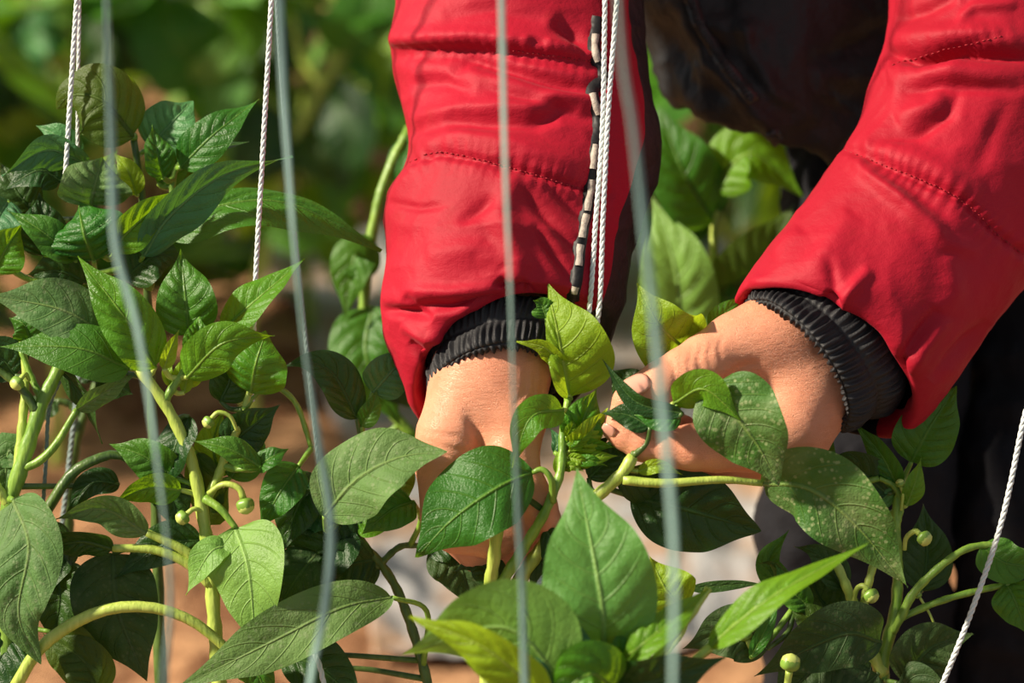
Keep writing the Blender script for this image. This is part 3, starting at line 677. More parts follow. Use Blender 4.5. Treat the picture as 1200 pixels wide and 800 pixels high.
# budding plant, left of centre
pb = Plant('pepper_plant', 'budding pepper plant left of centre with one pale leaf hanging down', root_under(262, 800, 10))
pb.stem([(262, 860, 10), (252, 740, 6), (246, 660, 2), (237, 600, 0), (226, 545, -4), (208, 500, -8), (186, 462, -10), (160, 430, -12)], (9.5, 6.5), STEML, True)
pb.stem([(240, 590, 0), (254, 562, 2), (264, 535, 4), (280, 498, 8), (293, 458, 10)], (6, 4), STEML)
pb.stem([(192, 470, -10), (212, 440, -4), (226, 420, 0)], (6, 3), STEM)
pb.stem([(285, 480, 8), (312, 452, 18), (345, 470, 30), (365, 525, 30)], (4, 3), STEM)
pb.leaf([(120, 390, -10), (70, 362, -24), (-16, 346, -20)], 74, 14, 'dusty', fold=.1, pucker=.03, pet=[(160, 430, -12), (140, 402, -12)])
pb.leaf([(182, 430, -12), (146, 372, -36), (91, 300, -22)], 70, 12, 'bright', pucker=.09)
pb.leaf([(222, 392, 0), (217, 345, -10), (212, 292, 10)], 74, 0, 'mid', pucker=.08, peak=.5)
pb.leaf([(226, 416, -12), (231, 395, -18), (233, 369, -10)], 36, 15, 'bright', pucker=.1)
pb.leaf([(262, 386, 6), (302, 350, -8), (357, 303, 4)], 50, -32, 'bright', fold=.25)
pb.leaf([(219, 442, -18), (262, 402, -42), (322, 393, -30)], 58, 14, 'bright', fold=-.1, pucker=.05)
pb.leaf([(294, 460, 0), (300, 425, -14), (312, 388, -2)], 80, -12, 'bright', peak=.4, tipk=.5, fold=-.12)
pb.leaf([(192, 432, -18), (200, 408, -24), (210, 386, -18)], 20, 20, 'young')
pb.leaf([(152, 432, -18), (92, 408, -38), (0, 406, -28)], 66, 20, 'mid', pucker=.012, fold=-.08, wave=.02)
pb.leaf([(418, 490, 60), (392, 440, 50), (362, 424, 45), (330, 430, 50)], 52, 18, 'dark', pet=[(432, 560, 66), (424, 520, 64)])
pb.leaf([(437, 460, 60), (458, 436, 52), (484, 410, 60)], 56, 8, 'teal', pet=[(432, 560, 66), (424, 512, 64), (430, 480, 62)])
pb.leaf([(424, 500, 60), (436, 478, 56), (442, 455, 58)], 26, 0, 'mid', pet=[(430, 540, 66)])
pb.leaf([(262, 524, 14), (292, 502, 8), (328, 474, 12)], 56, 10, 'dark')
pb.leaf([(306, 548, -20), (268, 526, -32), (224, 516, -26)], 34, 30, 'mid')
pb.leaf([(300, 548, -12), (318, 536, -20), (338, 526, -12)], 30, -30, 'mid')
pb.leaf([(205, 560, 4), (168, 534, -8), (128, 520, 0)], 52, -8, 'mid', fold=.2)
pb.leaf([(212, 574, 0), (172, 572, -10), (130, 590, -4)], 40, -24, 'bright')
pb.leaf([(222, 488, 4), (204, 528, -4), (192, 580, 6)], 52, 35, 'dark')
pb.leaf([(90, 480, -6), (118, 462, -12), (158, 438, -4)], 34, 40, 'dusty', pet=[(28, 548, 4), (46, 540, 0), (66, 520, -4)], pr=4.5)
pb.leaf([(116, 440, 30), (134, 450, 26), (156, 462, 30)], 44, 0, 'dark')
pb.leaf([(258, 470, 20), (270, 440, 14), (258, 408, 18)], 52, 20, 'dark')
pb.leaf([(276, 618, -14), (292, 672, -42), (300, 770, -34)], 100, 14, 'pale', pucker=.015, peak=.4, fold=.12, pet=[(240, 584, -4), (258, 596, -12)], pr=4.5, label='pale smooth leaf hanging down')
pb.leaf([(268, 640, -20), (246, 648, -30), (218, 697, -24)], 40, 30, 'pale', pucker=.01)
pb.leaf([(350, 546, 10), (330, 574, -4), (303, 622, 4)], 52, 8, 'mid', pucker=.07)
pb.leaf([(172, 624, -14), (120, 596, -32), (58, 610, -24)], 46, -32, 'dusty', pet=[(246, 672, 0), (216, 645, -8)], pr=5.5, pmat=STEML)
pb.leaf([(132, 642, -8), (92, 634, -20), (40, 646, -14)], 44, -40, 'dark', pet=[(248, 686, 2), (220, 660, -4), (180, 644, -8)], pr=5.5, pmat=STEML)
pb.leaf([(236, 632, 14), (188, 640, 6), (134, 678, 10)], 52, 10, 'dark')
pb.leaf([(132, 648, 20), (138, 715, 6), (172, 798, 18)], 104, 5, 'ddark', peak=.45, tipk=.6)
pb.leaf([(258, 560, 30), (250, 520, 26), (262, 480, 30)], 50, 0, 'bright')
pb.leaf([(230, 530, 16), (250, 600, 20), (270, 560, 20)], 44, 0, 'olive')
pb.leaf([(270, 560, 22), (290, 530, 20), (300, 490, 24)], 50, 0, 'mid')
pb.leaf([(212, 450, 14), (226, 432, 10), (240, 408, 14)], 34, 0, 'young', pucker=.1)
pb.leaf([(206, 450, 6), (214, 430, 0), (226, 412, 2)], 16, 0, 'young')
pb.leaf([(200, 452, 4), (196, 435, 0), (200, 414, 2)], 14, 0, 'young')
pb.leaf([(216, 460, 2), (222, 438, -2), (236, 432, 2)], 16, 0, 'young')
pb.bud([(244, 578, -8), (262, 567, -16), (280, 572, -18), (285, 584, -18)], 10)
pb.bud([(240, 600, -4), (228, 596, -10), (219, 602, -12)], 8)
pb.bud([(278, 505, -2), (270, 488, -8), (256, 483, -10), (248, 490, -10)], 7)
# thick stemmed plant at the left edge
pc_ = Plant('pepper_plant', 'thick stemmed pepper plant at the left edge with a drooping dusty leaf', root_under(10, 700, 20))
pc_.stem([(6, 820, 24), (8, 700, 20), (10, 600, 12), (24, 550, 6), (40, 500, 4), (50, 470, 4), (72, 425, 6), (90, 380, 14)], (13, 7), STEM, True, k=14)
pc_.stem([(44, 482, 2), (22, 452, -4), (-10, 428, -8)], (6, 4), STEMD)
pc_.stem([(20, 560, 10), (26, 500, 14), (30, 440, 18), (26, 400, 20)], (7, 4), STEML)
pc_.stem([(10, 590, 8), (-4, 570, 2), (-20, 540, 0)], (7, 5), STEML)
pc_.stem([(50, 472, 4), (36, 440, 12), (24, 410, 16)], (5, 3), STEM)
pc_.leaf([(16, 586, -12), (34, 640, -40), (22, 720, -36), (48, 778, -20)], 86, 18, 'dusty', peak=.35, tipk=.45, fold=.1, pr=4, label='drooping dusty grey green leaf')
pc_.leaf([(22, 548, 26), (10, 530, 22), (4, 600, 26)], 50, 10, 'dusty')
pc_.leaf([(176, 556, 16), (200, 580, 14), (210, 630, 18)], 50, 0, 'dark', pet=[(14, 660, 16), (56, 596, 6), (82, 557, 0), (108, 540, 0), (140, 533, 6)], pr=6)
pc_.leaf([(140, 567, 24), (108, 566, 16), (78, 600, 22)], 36, 20, 'dark')
pc_.leaf([(18, 440, 30), (0, 420, 26), (-20, 440, 30)], 60, 0, 'dark')
pc_.leaf([(36, 400, 26), (28, 380, 20), (10, 372, 26)], 40, 10, 'mid')
pc_.leaf([(70, 430, 20), (100, 470, 14), (120, 520, 20)], 0.5+30, 50, 'dark')
pc_.leaf([(60, 660, 40), (70, 700, 30), (60, 760, 40)], 76, 10, 'dark')
pc_.leaf([(90, 640, 50), (60, 650, 40), (40, 720, 50)], 70, 30, 'dark')
pc_.leaf([(120, 812, 10), (96, 772, 0), (50, 742, 12)], 60, 0, 'olive', pet=None)
pc_.leaf([(60, 740, 14), (90, 770, 4), (110, 830, 10)], 64, 10, 'olive')
pc_.leaf([(20, 740, 20), (0, 770, 10), (-20, 820, 14)], 70, 10, 'dark')
pc_.leaf([(275, 768, -14), (300, 785, -20), (318, 830, -10)], 44, 10, 'mid', pet=[(16, 808, 0), (50, 756, -14), (112, 718, -28), (172, 711, -30), (226, 728, -24)], pr=6.5, pmat=STEML)
pc_.bud([(34, 446, 2), (30, 438, -4), (24, 444, -8)], 8)
# shaded stem behind it
pd_ = Plant('pepper_plant', 'shaded brownish pepper plant behind the thick stem at left', root_under(88, 640, 330))
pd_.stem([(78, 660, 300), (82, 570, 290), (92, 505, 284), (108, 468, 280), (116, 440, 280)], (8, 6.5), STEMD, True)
pd_.stem([(98, 492, 284), (82, 474, 280), (66, 470, 276)], (6, 4), STEMD)
pd_.leaf([(112, 440, 278), (96, 430, 272), (88, 450, 278)], 40, 20, 'dark')
pd_.leaf([(66, 470, 276), (50, 478, 270), (40, 500, 276)], 36, 20, 'dark')
# low dusty plant between the left plant and the hands
pg = Plant('pepper_plant', 'low dusty pepper plant between the budding plant and the hands', root_under(500, 800, 60))
pg.stem([(512, 850, 60), (500, 796, 55), (484, 740, 48), (466, 692, 40), (446, 660, 34), (428, 640, 30), (400, 600, 26), (380, 560, 22)], (6.5, 5), STEMD, True)
pg.stem([(446, 660, 34), (470, 640, 40), (500, 640, 44)], (4.5, 3.5), STEMD)
pg.leaf([(380, 605, -56), (418, 562, -76), (468, 536, -86), (524, 529, -94)], 98, -20, 'dusty', pucker=.03, peak=.55, tipk=.55, fold=.1, wave=.07, pet=[(402, 606, 26), (384, 622, -10)], label='dusty grey green leaf against the left hand')
pg.leaf([(484, 588, -30), (458, 598, -44), (424, 626, -34)], 52, 14, 'mid')
pg.leaf([(440, 560, 0), (458, 562, -6), (476, 596, 0)], 60, 0, 'olive')
pg.leaf([(372, 648, 20), (346, 680, 6), (306, 748, 14)], 72, 20, 'ddark')
pg.leaf([(460, 700, -20), (400, 712, -44), (318, 752, -48), (205, 808, -36)], 74, 8, 'dusty', pucker=.02, peak=.6, tipk=.6, fold=.15, pet=[(496, 780, 52), (500, 716, 10)], label='long dusty leaf lying low at the bottom')
pg.leaf([(330, 770, 10), (370, 780, 4), (430, 830, 10)], 74, -10, 'dark')
pg.leaf([(376, 560, 20), (350, 590, 14), (330, 650, 20)], 60, 10, 'dark')
pg.leaf([(390, 580, 20), (400, 610, 14), (380, 650, 20)], 60, -20, 'dark')
pg.leaf([(412, 606, 20), (440, 600, 10), (430, 570, 20)], 50, 10, 'bright')
pg.leaf([(400, 610, 30), (380, 640, 26), (330, 690, 34)], 90, 20, 'dark')
pg.leaf([(440, 655, 30), (400, 665, 20), (355, 690, 26)], 66, -20, 'dark')
pg.leaf([(508, 640, 44), (540, 665, 30), (552, 718, 40)], 70, -10, 'ddark')
pg.leaf([(500, 640, 44), (536, 640, 36), (580, 665, 46)], 50, -20, 'dark')
pg.leaf([(350, 800, 60), (380, 830, 50), (370, 900, 60)], 60, 0, 'dark')
pg.leaf([(396, 590, 30), (372, 600, 26), (360, 630, 30)], 70, 0, 'teal')
pg.leaf([(444, 664, 34), (400, 700, 40), (350, 730, 40)], 30, 0, 'ddark', pr=5)
pg.leaf([(330, 640, 44), (300, 690, 40), (316, 740, 46)], 60, 0, 'dark', pet=[(446, 664, 34), (390, 640, 44)])
# the plant in the hands
ph_ = Plant('pepper_plant', 'pepper plant whose bright top shoot is held between both hands', root_under(600, 800, -10))
ph_.stem([(566, 860, -14), (572, 760, -22), (573, 700, -36), (578, 660, -60), (584, 612, -82), (590, 596, -84)], (9, 7), STEML, True)
ph_.stem([(573, 706, -36), (606, 654, -60), (636, 605, -78), (652, 568, -74), (658, 545, -68), (660, 500, -60), (666, 466, -54)], (7.5, 4.2), STEM)
ph_.stem([(596, 700, -30), (630, 648, -44), (668, 608, -56), (708, 574, -70), (730, 553, -76), (742, 534, -78)], (8.5, 7), STEML)
ph_.stem([(570, 740, -22), (590, 712, -28), (596, 700, -30)], (8, 8), STEML)
ph_.leaf([(667, 466, -54), (656, 405, -78), (641, 329, -60)], 100, 0, 'young', asym=(.34, 1.25), pucker=.04, pr=4.5, label='bright yellow green top leaf')
ph_.leaf([(640, 372, -66), (634, 356, -66), (625, 352, -70)], 30, 0, 'mid', pet=[(660, 440, -38), (648, 410, -34)])
ph_.leaf([(661, 434, -60), (640, 408, -82), (605, 400, -80)], 30, -34, 'young', pucker=.02)
ph_.leaf([(660, 480, -80), (622, 490, -110), (600, 548, -104)], 44, 8, 'bright', pucker=.02, fold=.2)
ph_.leaf([(806, 412, 0), (772, 380, -46), (747, 332, -40)], 92, -8, 'young', pucker=.03, peak=.45, tipk=.8, pet=[(742, 534, -78), (770, 500, 10), (800, 450, 14)], label='pale leaf standing behind the right hand')
ph_.leaf([(832, 384, 24), (850, 366, 18), (870, 346, 24)], 28, 0, 'bright', pet=[(742, 534, -78), (800, 470, 40), (826, 410, 36)])
ph_.leaf([(676, 520, -52), (684, 490, -66), (700, 454, -56)], 50, 12, 'bright', pucker=.11)
ph_.leaf([(668, 528, -58), (690, 508, -70), (712, 478, -60)], 40, 24, 'young', pucker=.1)
ph_.leaf([(672, 534, -54), (694, 522, -64), (722, 524, -58)], 26, 30, 'bright', pucker=.1)
ph_.leaf([(674, 542, -58), (700, 536, -66), (724, 534, -60)], 22, -20, 'young', pucker=.1)
ph_.leaf([(666, 524, -48), (676, 500, -52), (680, 470, -44)], 34, 0, 'mid', pucker=.1)
ph_.leaf([(662, 550, -62), (670, 546, -70), (684, 552, -68)], 12, 0, 'young')
ph_.leaf([(656, 556, -64), (652, 545, -68), (652, 530, -64)], 9, 0, 'young')
ph_.leaf([(650, 530, -50), (652, 515, -48), (644, 500, -46)], 12, 0, 'teal')
ph_.leaf([(668, 545, -44), (690, 530, -40), (716, 510, -34)], 30, 0, 'dark')
for i, (x, y, tx, ty, k_) in enumerate([(664, 512, 674, 490, 'young'), (664, 520, 686, 512, 'bright'), (666, 536, 690, 548, 'young'), (664, 505, 655, 486, 'bright'), (668, 528, 700, 500, 'young'), (672, 540, 712, 546, 'bright')]):
    ph_.leaf([(x, y, -66), ((x+tx)/2+2, (y+ty)/2-3, -72), (tx, ty, -66)], 15, 15*(-1)**i, k_, pucker=.1, pr=2)
ph_.leaf([(624, 553, -96), (582, 572, -112), (530, 609, -114), (488, 653, -100)], 112, 10, 'mid', pucker=.02, peak=.55, tipk=.55, fold=-.1, asym=(.85, 1.02), pet=[(648, 588, -80), (646, 562, -96), (636, 550, -98)], pr=3.6, label='smooth green leaf in front of the left hand')
ph_.leaf([(893, 566, -66), (946, 572, -84), (1000, 612, -84), (1064, 688, -66)], 104, 22, 'spot', pucker=.02, peak=.5, tipk=.6, fold=.15, asym=(1.1, .85), pet=[(730, 562, -78), (775, 566, -80), (845, 562, -76)], pr=4.6, pmat=STEML, label='long white speckled leaf under the right hand')
ph_.leaf([(838, 448, -112), (862, 486, -124), (890, 525, -120), (913, 568, -106)], 108, 12, 'spot', pucker=.03, peak=.4, tipk=.5, fold=.08, asym=(1.0, .9), pet=[(784, 484, -92), (812, 460, -108)], label='dark speckled leaf over the right palm')
ph_.leaf([(790, 472, -108), (826, 456, -130), (868, 492, -128)], 48, 18, 'bright', fold=-.15, pucker=.02, pet=[(764, 486, -84), (776, 482, -96)])
ph_.leaf([(800, 484, -108), (745, 470, -104), (706, 421, -98)], 25, -18, 'dark', fold=.3, pucker=.02, pet=[(766, 500, -80), (790, 492, -100)])
ph_.leaf([(798, 486, -104), (776, 490, -104), (742, 486, -92)], 34, 10, 'mid', pet=None)
ph_.leaf([(762, 500, -86), (735, 486, -80), (704, 484, -76)], 34, 10, 'dark')
ph_.leaf([(748, 478, -20), (736, 452, -26), (712, 432, -16)], 50, 10, 'dark', pet=[(742, 534, -78), (750, 505, -40)])
ph_.leaf([(740, 582, -20), (800, 596, -34), (892, 622, -22)], 100, 6, 'dark', peak=.6, tipk=.5, pet=[(712, 572, -66)])
ph_.leaf([(724, 560, -50), (790, 570, -20), (850, 590, -10)], 60, 20, 'dark')
ph_.leaf([(748, 552, -72), (772, 546, -80), (800, 556, -72)], 18, 0, 'young')
ph_.leaf([(640, 620, -60), (655, 650, -64), (650, 700, -60)], 40, 20, 'dark')
ph_.leaf([(690, 560, -50), (720, 530, -44), (735, 500, -40)], 40, 0, 'dark')
ph_.leaf([(628, 650, -40), (660, 690, -40), (690, 760, -36)], 60, 20, 'ddark')
ph_.leaf([(590, 690, -30), (560, 660, -10), (530, 670, 0)], 40, 20, 'dark')
ph_.leaf([(640, 600, -74), (612, 580, -92), (596, 572, -92)], 8, 0, 'dark', pr=3)
ph_.leaf([(808, 690, -30), (880, 684, -30), (900, 690, -30)], 14, 0, 'dark', pet=[(640, 660, -40), (720, 690, -30)], pr=3.6)

# blurred plant in front
pe = Plant('pepper_plant', 'out of focus pepper plant nearest the camera with a large upright leaf', root_under(700, 820, -330))
ZF = -270
pe.stem([(716, 900, ZF-10), (712, 840, ZF-6), (708, 780, ZF), (706, 762, ZF)], (9, 5), STEM, True)
pe.stem([(710, 850, ZF), (770, 770, ZF), (810, 720, ZF+40), (830, 690, ZF+60)], (6, 4), STEML)
pe.stem([(712, 850, ZF), (660, 810, ZF-20), (630, 800, ZF-20)], (6, 4), STEML)
pe.leaf([(707, 764, ZF), (704, 700, ZF-26), (676, 549, ZF+4)], 136, 4, 'pale', pucker=.035, peak=.5, tipk=.72, fold=.06, pr=5, label='large blurred upright leaf')
pe.leaf([(660, 800, ZF-40), (590, 735, ZF-60), (468, 768, ZF-30)], 120, -20, 'pale', pucker=.02, fold=-.15)
pe.leaf([(640, 820, ZF-60), (570, 760, ZF-90), (480, 722, ZF-70)], 70, -30, 'young', fold=.15)
pe.leaf([(664, 830, ZF-20), (646, 770, ZF-40), (600, 700, ZF-20)], 110, 15, 'teal')
pe.leaf([(832, 758, ZF+10), (905, 700, ZF-20), (1022, 634, ZF+20)], 52, -42, 'bright', fold=.2, pr=6, pmat=STEML, pet=[(730, 860, ZF), (785, 800, ZF)], label='long blurred leaf pointing up to the right')
pe.leaf([(800, 712, -70), (780, 690, -80), (762, 652, -72)], 72, 0, 'young', pet=[(760, 790, ZF+60), (800, 740, ZF+100)])
pe.leaf([(722, 778, ZF), (762, 748, ZF-20), (830, 690, ZF+20)], 50, -30, 'bright')
pe.leaf([(716, 800, ZF), (760, 800, ZF-20), (850, 770, ZF)], 70, 20, 'dark')
pe.leaf([(700, 790, ZF+20), (660, 740, ZF+30), (640, 690, ZF+60)], 60, 10, 'mid')
pe.leaf([(720, 810, ZF-20), (690, 790, ZF-50), (640, 830, ZF-40)], 80, 10, 'bright')
pe.leaf([(700, 800, ZF+10), (740, 760, ZF), (770, 700, ZF+30)], 56, 20, 'mid')
# plant on the right
pf = Plant('pepper_plant', 'branching pepper plant on the right in front of the dark trousers', root_under(1040, 790, 60))
pf.stem([(1036, 860, 60), (1034, 790, 52), (1040, 752, 46), (1050, 710, 40), (1052, 660, 36), (1050, 600, 36), (1056, 568, 34)], (9.5, 4.5), STEM, True)
pf.stem([(1044, 742, 44), (1056, 722, 34), (1076, 688, 26), (1128, 645, 22), (1172, 639, 26), (1210, 650, 30)], (6, 3.5), STEM)
pf.stem([(1050, 726, 42), (1108, 702, 30), (1186, 684, 24), (1215, 690, 24)], (4.5, 3.5), STEM)
pf.stem([(1034, 790, 50), (1016, 752, 38), (1008, 730, 30), (994, 692, 24), (978, 655, 22)], (8.5, 5), STEML)
pf.stem([(1008, 728, 30), (1016, 690, 26), (1024, 660, 26)], (6, 4.5), STEML)
pf.stem([(1052, 612, 36), (1056, 590, 34), (1048, 570, 30), (1030, 560, 30)], (4, 3), STEM)
pf.stem([(1016, 752, 38), (975, 724, 24), (930, 712, 10)], (4.5, 3.5), STEMD)
pf.leaf([(1032, 752, 10), (985, 744, -20), (884, 792, -8)], 80, -8, 'ddark', pucker=.03)
pf.leaf([(1068, 541, 40), (1090, 500, 28), (1121, 452, 40)], 74, 0, 'mid', peak=.45, tipk=.6)
pf.leaf([(1053, 572, 34), (1034, 535, 24), (1001, 494, 34)], 34, -20, 'mid', fold=.2)
pf.leaf([(938, 562, 30), (952, 536, 22), (978, 502, 34)], 60, -5, 'mid')
pf.leaf([(1040, 578, 38), (1000, 548, 30), (958, 544, 36)], 54, -10, 'dark')
pf.leaf([(1030, 600, 44), (1020, 570, 40), (990, 560, 46)], 50, 10, 'teal')
pf.leaf([(1062, 592, 30), (1072, 565, 24), (1080, 534, 30)], 28, 30, 'bright')
pf.leaf([(1180, 684, 22), (1190, 705, 14), (1206, 745, 20)], 54, 10, 'mid')
pf.leaf([(1150, 640, 24), (1180, 660, 16), (1226, 664, 20)], 54, -10, 'mid')
pf.leaf([(1080, 692, 50), (1086, 650, 56), (1082, 590, 60)], 64, 0, 'dark')
pf.leaf([(1060, 800, 40), (1090, 760, 34), (1140, 742, 44)], 76, 10, 'ddark')
pf.leaf([(1052, 800, 20), (1076, 810, 10), (1100, 860, 20)], 66, 10, 'ddark')
pf.leaf([(986, 758, 16), (954, 728, 4), (918, 702, 12)], 48, 12, 'olive')
pf.leaf([(950, 712, 10), (926, 690, 4), (908, 660, 8)], 36, 10, 'mid')
pf.leaf([(940, 716, 14), (908, 664, 8), (888, 660, 12)], 22, 10, 'olive')
pf.leaf([(990, 690, 30), (960, 650, 36), (930, 640, 40)], 40, 20, 'dark')
pf.leaf([(1000, 740, 40), (960, 700, 50), (950, 660, 54)], 70, 10, 'dark')
pf.leaf([(930, 700, 40), (900, 660, 40), (925, 620, 46)], 34, 0, 'mid')
pf.leaf([(1020, 770, 44), (960, 780, 30), (900, 840, 30)], 90, 0, 'ddark')
pf.leaf([(1028, 790, 40), (1000, 820, 30), (990, 880, 30)], 70, 0, 'ddark')
pf.leaf([(900, 760, -20), (860, 740, -30), (800, 760, -20)], 70, 0, 'ddark')
pf.leaf([(880, 770, -40), (900, 730, -46), (912, 690, -40)], 20, 0, 'mid')
pf.bud([(1060, 644, 28), (1062, 630, 22), (1072, 622, 16), (1078, 626, 14)], 8.5)
pf.bud([(1000, 706, 20), (1004, 690, 14), (1012, 686, 8), (1017, 692, 6)], 8.5)
pf.bud([(920, 830, -60), (923, 800, -64), (925, 786, -66)], 11)
pf.bud([(1056, 598, 26), (1058, 580, 22), (1056, 570, 20)], 5)
pf.bud([(882, 770, -30), (880, 760, -34), (876, 750, -34)], 8)
pf.bud([(1100, 745, 40), (1090, 720, 36), (1078, 700, 34)], 4)

# ------------------------------------------------------------------ strings
CORD = simple('white_cord', (.62, .66, .64), .6, 900, .2); RIBB = simple('green_string', (.20, .32, .285), .55, 60, .25)
CORDG = simple('grey_cord', (.20, .27, .26), .6, 900, .25)
def cord(name, label, pts, r, mat, pitch=13, strands=3, group=None):
    if pts[0][1] < 0: pts = [tuple(np.array(pts[0])+(np.array(pts[0])-np.array(pts[1]))*2.2)]+list(pts)
    c = W(curve(pts, max(60, int(np.linalg.norm(np.diff(np.array(pts), axis=0), axis=1).sum()/2.2)))); T = tangents(c)
    L = np.r_[0, np.cumsum(np.linalg.norm(np.diff(c, axis=0), axis=1))]/S
    u = norm(np.cross(T, [0.2, 1, 0.1])); bb = np.cross(T, u); b = MB()
    for k in range(strands):
        a = L*2*math.pi/pitch/strands*strands/2+k*2*math.pi/strands
        p = c+(np.cos(a)[:, None]*u+np.sin(a)[:, None]*bb)*r*.52*S
        v, f = tube(p, r*.58*S, 6); b.add(v, f)
    o = b.obj(name, [mat]); return tag(o, label, 'string', 'plant support strings')
def ribbon(name, label, pts, wd, turns, mat=RIBB):
    z_ = pts[-1][2]; pts = [tuple(np.array(pts[0])+(np.array(pts[0])-np.array(pts[1]))*2.2)]+list(pts)+[(pts[-1][0]-10, 1500, z_), (pts[-1][0], Winv(np.array(root_under(pts[-1][0], 980, z_)))[1], z_)]
    c = W(curve(pts, 260)); T = tangents(c); u = norm(np.cross(T, [0, 1, 0])); bb = np.cross(T, u); a = np.linspace(0, turns*2.4*math.pi, 260)[:, None]+.3
    sd = np.cos(a)*u+np.sin(a)*bb; nn = np.cross(T, sd); th = np.arange(10)*2*math.pi/10
    V = c[:, None]+(np.cos(th)[None, :, None]*sd[:, None]*wd/2+np.sin(th)[None, :, None]*nn[:, None]*wd*.22)*S
    b = MB().add(V.reshape(-1, 3), grid_faces(260, 10, True)); return tag(b.obj(name, [mat]), label, 'string', 'plant support strings')
cord('twine', 'white twisted twine at far left above the rounded leaf', [(118, -420, 50), (90, 0, 45), (84, 90, 44), (76, 216, 44)], 3.0, CORD)
cord('twine', 'second strand just right of the far left twine', [(96, -420, 100), (93, 0, 96), (91, 100, 94), (91, 185, 94)], 2.2, CORD)
cord('twine', 'white twisted twine left of the jacket ending at the budding plant', [(340, -420, 20), (318, 0, 14), (309, 160, 10), (299, 340, 8), (296, 470, 12)], 3.0, CORD)
cord('twine', 'thin grey twine running behind the green string left of the jacket', [(300, -420, 90), (324, 0, 86), (338, 200, 84), (348, 300, 84), (371, 520, 86), (386, 650, 90)], 2.5, CORDG)
cord('twine', 'left strand of the twine pair in front of the sleeve piping', [(716, -420, -10), (709, 0, -20), (706, 150, -22), (698, 260, -34), (690, 366, -42), (674, 450, -36)], 3.0, CORD)
cord('twine', 'right strand of the twine pair in front of the sleeve piping', [(756, -420, -12), (723, 0, -22), (713, 130, -24), (707, 250, -36), (701, 370, -42), (680, 455, -34)], 3.0, CORD)
cord('twine', 'white twine slanting down in front of the dark trousers at right', [(1300, -300, -30), (1225, 380, -30), (1200, 490, -30), (1174, 610, -30), (1140, 712, -30), (1104, 802, -30), (1070, 880, -10), (1040, 980, 20), (1030, 1300, 40), (1026, 1690, 50)], 3.2, CORD)
cord('twine', 'short white twine around the stems below the left hand', [(640, 672, -40), (628, 690, -66), (612, 715, -66), (600, 735, -50)], 3.6, CORD, 16)
cord('twine', 'short white twine at the bottom under the long dusty leaf', [(366, 760, -20), (376, 785, -24), (384, 830, -20)], 3.2, CORD, 16)
cord('twine', 'grey twine beside the thick stem at the left edge', [(92, 410, 40), (60, 470, 30), (54, 540, 30), (50, 600, 30), (44, 700, 26)], 2.4, CORDG)
cord('twine', 'grey twine along the shaded stem behind the left plant', [(92, 440, 250), (86, 500, 250), (78, 570, 252), (70, 640, 256)], 3.4, CORDG)
ribbon('green_string', 'blurred green string hanging at far left', [(112, -520, -760), (125, 0, -760), (131, 170, -760), (136, 290, -760), (162, 390, -760), (184, 540, -760), (200, 690, -760), (192, 810, -760), (188, 980, -600)], 7.5, 2.3)
ribbon('green_string', 'blurred green string left of the red sleeves', [(318, -520, -700), (328, 0, -700), (338, 200, -700), (354, 380, -700), (374, 520, -700), (388, 615, -700), (380, 715, -700), (362, 810, -700), (350, 960, -700)], 7.5, 2.6)
ribbon('green_string', 'blurred string hanging in front of the straight red sleeve', [(580, -520, -680), (588, 0, -680), (592, 200, -680), (598, 340, -680), (602, 470, -680), (607, 600, -680), (613, 720, -680), (616, 980, -680)], 6.2, 1.8)
ribbon('green_string', 'widest blurred string hanging between the two sleeves', [(700, -520, -960), (724, 0, -960), (742, 150, -960), (754, 260, -960), (767, 380, -960), (782, 540, -960), (790, 660, -960), (788, 810, -960), (786, 1000, -950)], 7.5, 1.5)

# ------------------------------------------------------------------ plants of the row behind
def proto_leaf(i, n=12, m=7):
    bend = [.1, .35, .6, .2, .5][i]; t = np.linspace(0, 1, 5)
    pts = np.stack([t*0, -t*100*np.cos(bend*t), -bend*70*t**2], -1)     # grows along -y in picture space, arches to -z
    V, Fc, uv, c = leaf_geo(pts, [46, 54, 50, 60, 44][i], 0, [.2, .12, .25, .1, .3][i], (1, 1), .03, .05, n, m, seed=i)
    L = np.stack([V[:, 0], -V[:, 1], -V[:, 2]], -1)*.0012           # local: +y along the blade, +z up
    L[:, 2] = -L[:, 2]
    b = MB().add(L, Fc, 0, uv)
    pv, pf_ = tube(np.array([[0, -.045, -.012], [0, -.02, -.002], [0, 0.0, 0]]), .0022, 5); b.add(pv, pf_, 1); return b
BGM = ['mid', 'bright', 'young', 'dark', 'mid', 'olive', 'pale']
PROTO = {(i, k): proto_leaf(i).mesh('leaf', [LM[k], STEM]) for i in range(5) for k in set(BGM)}
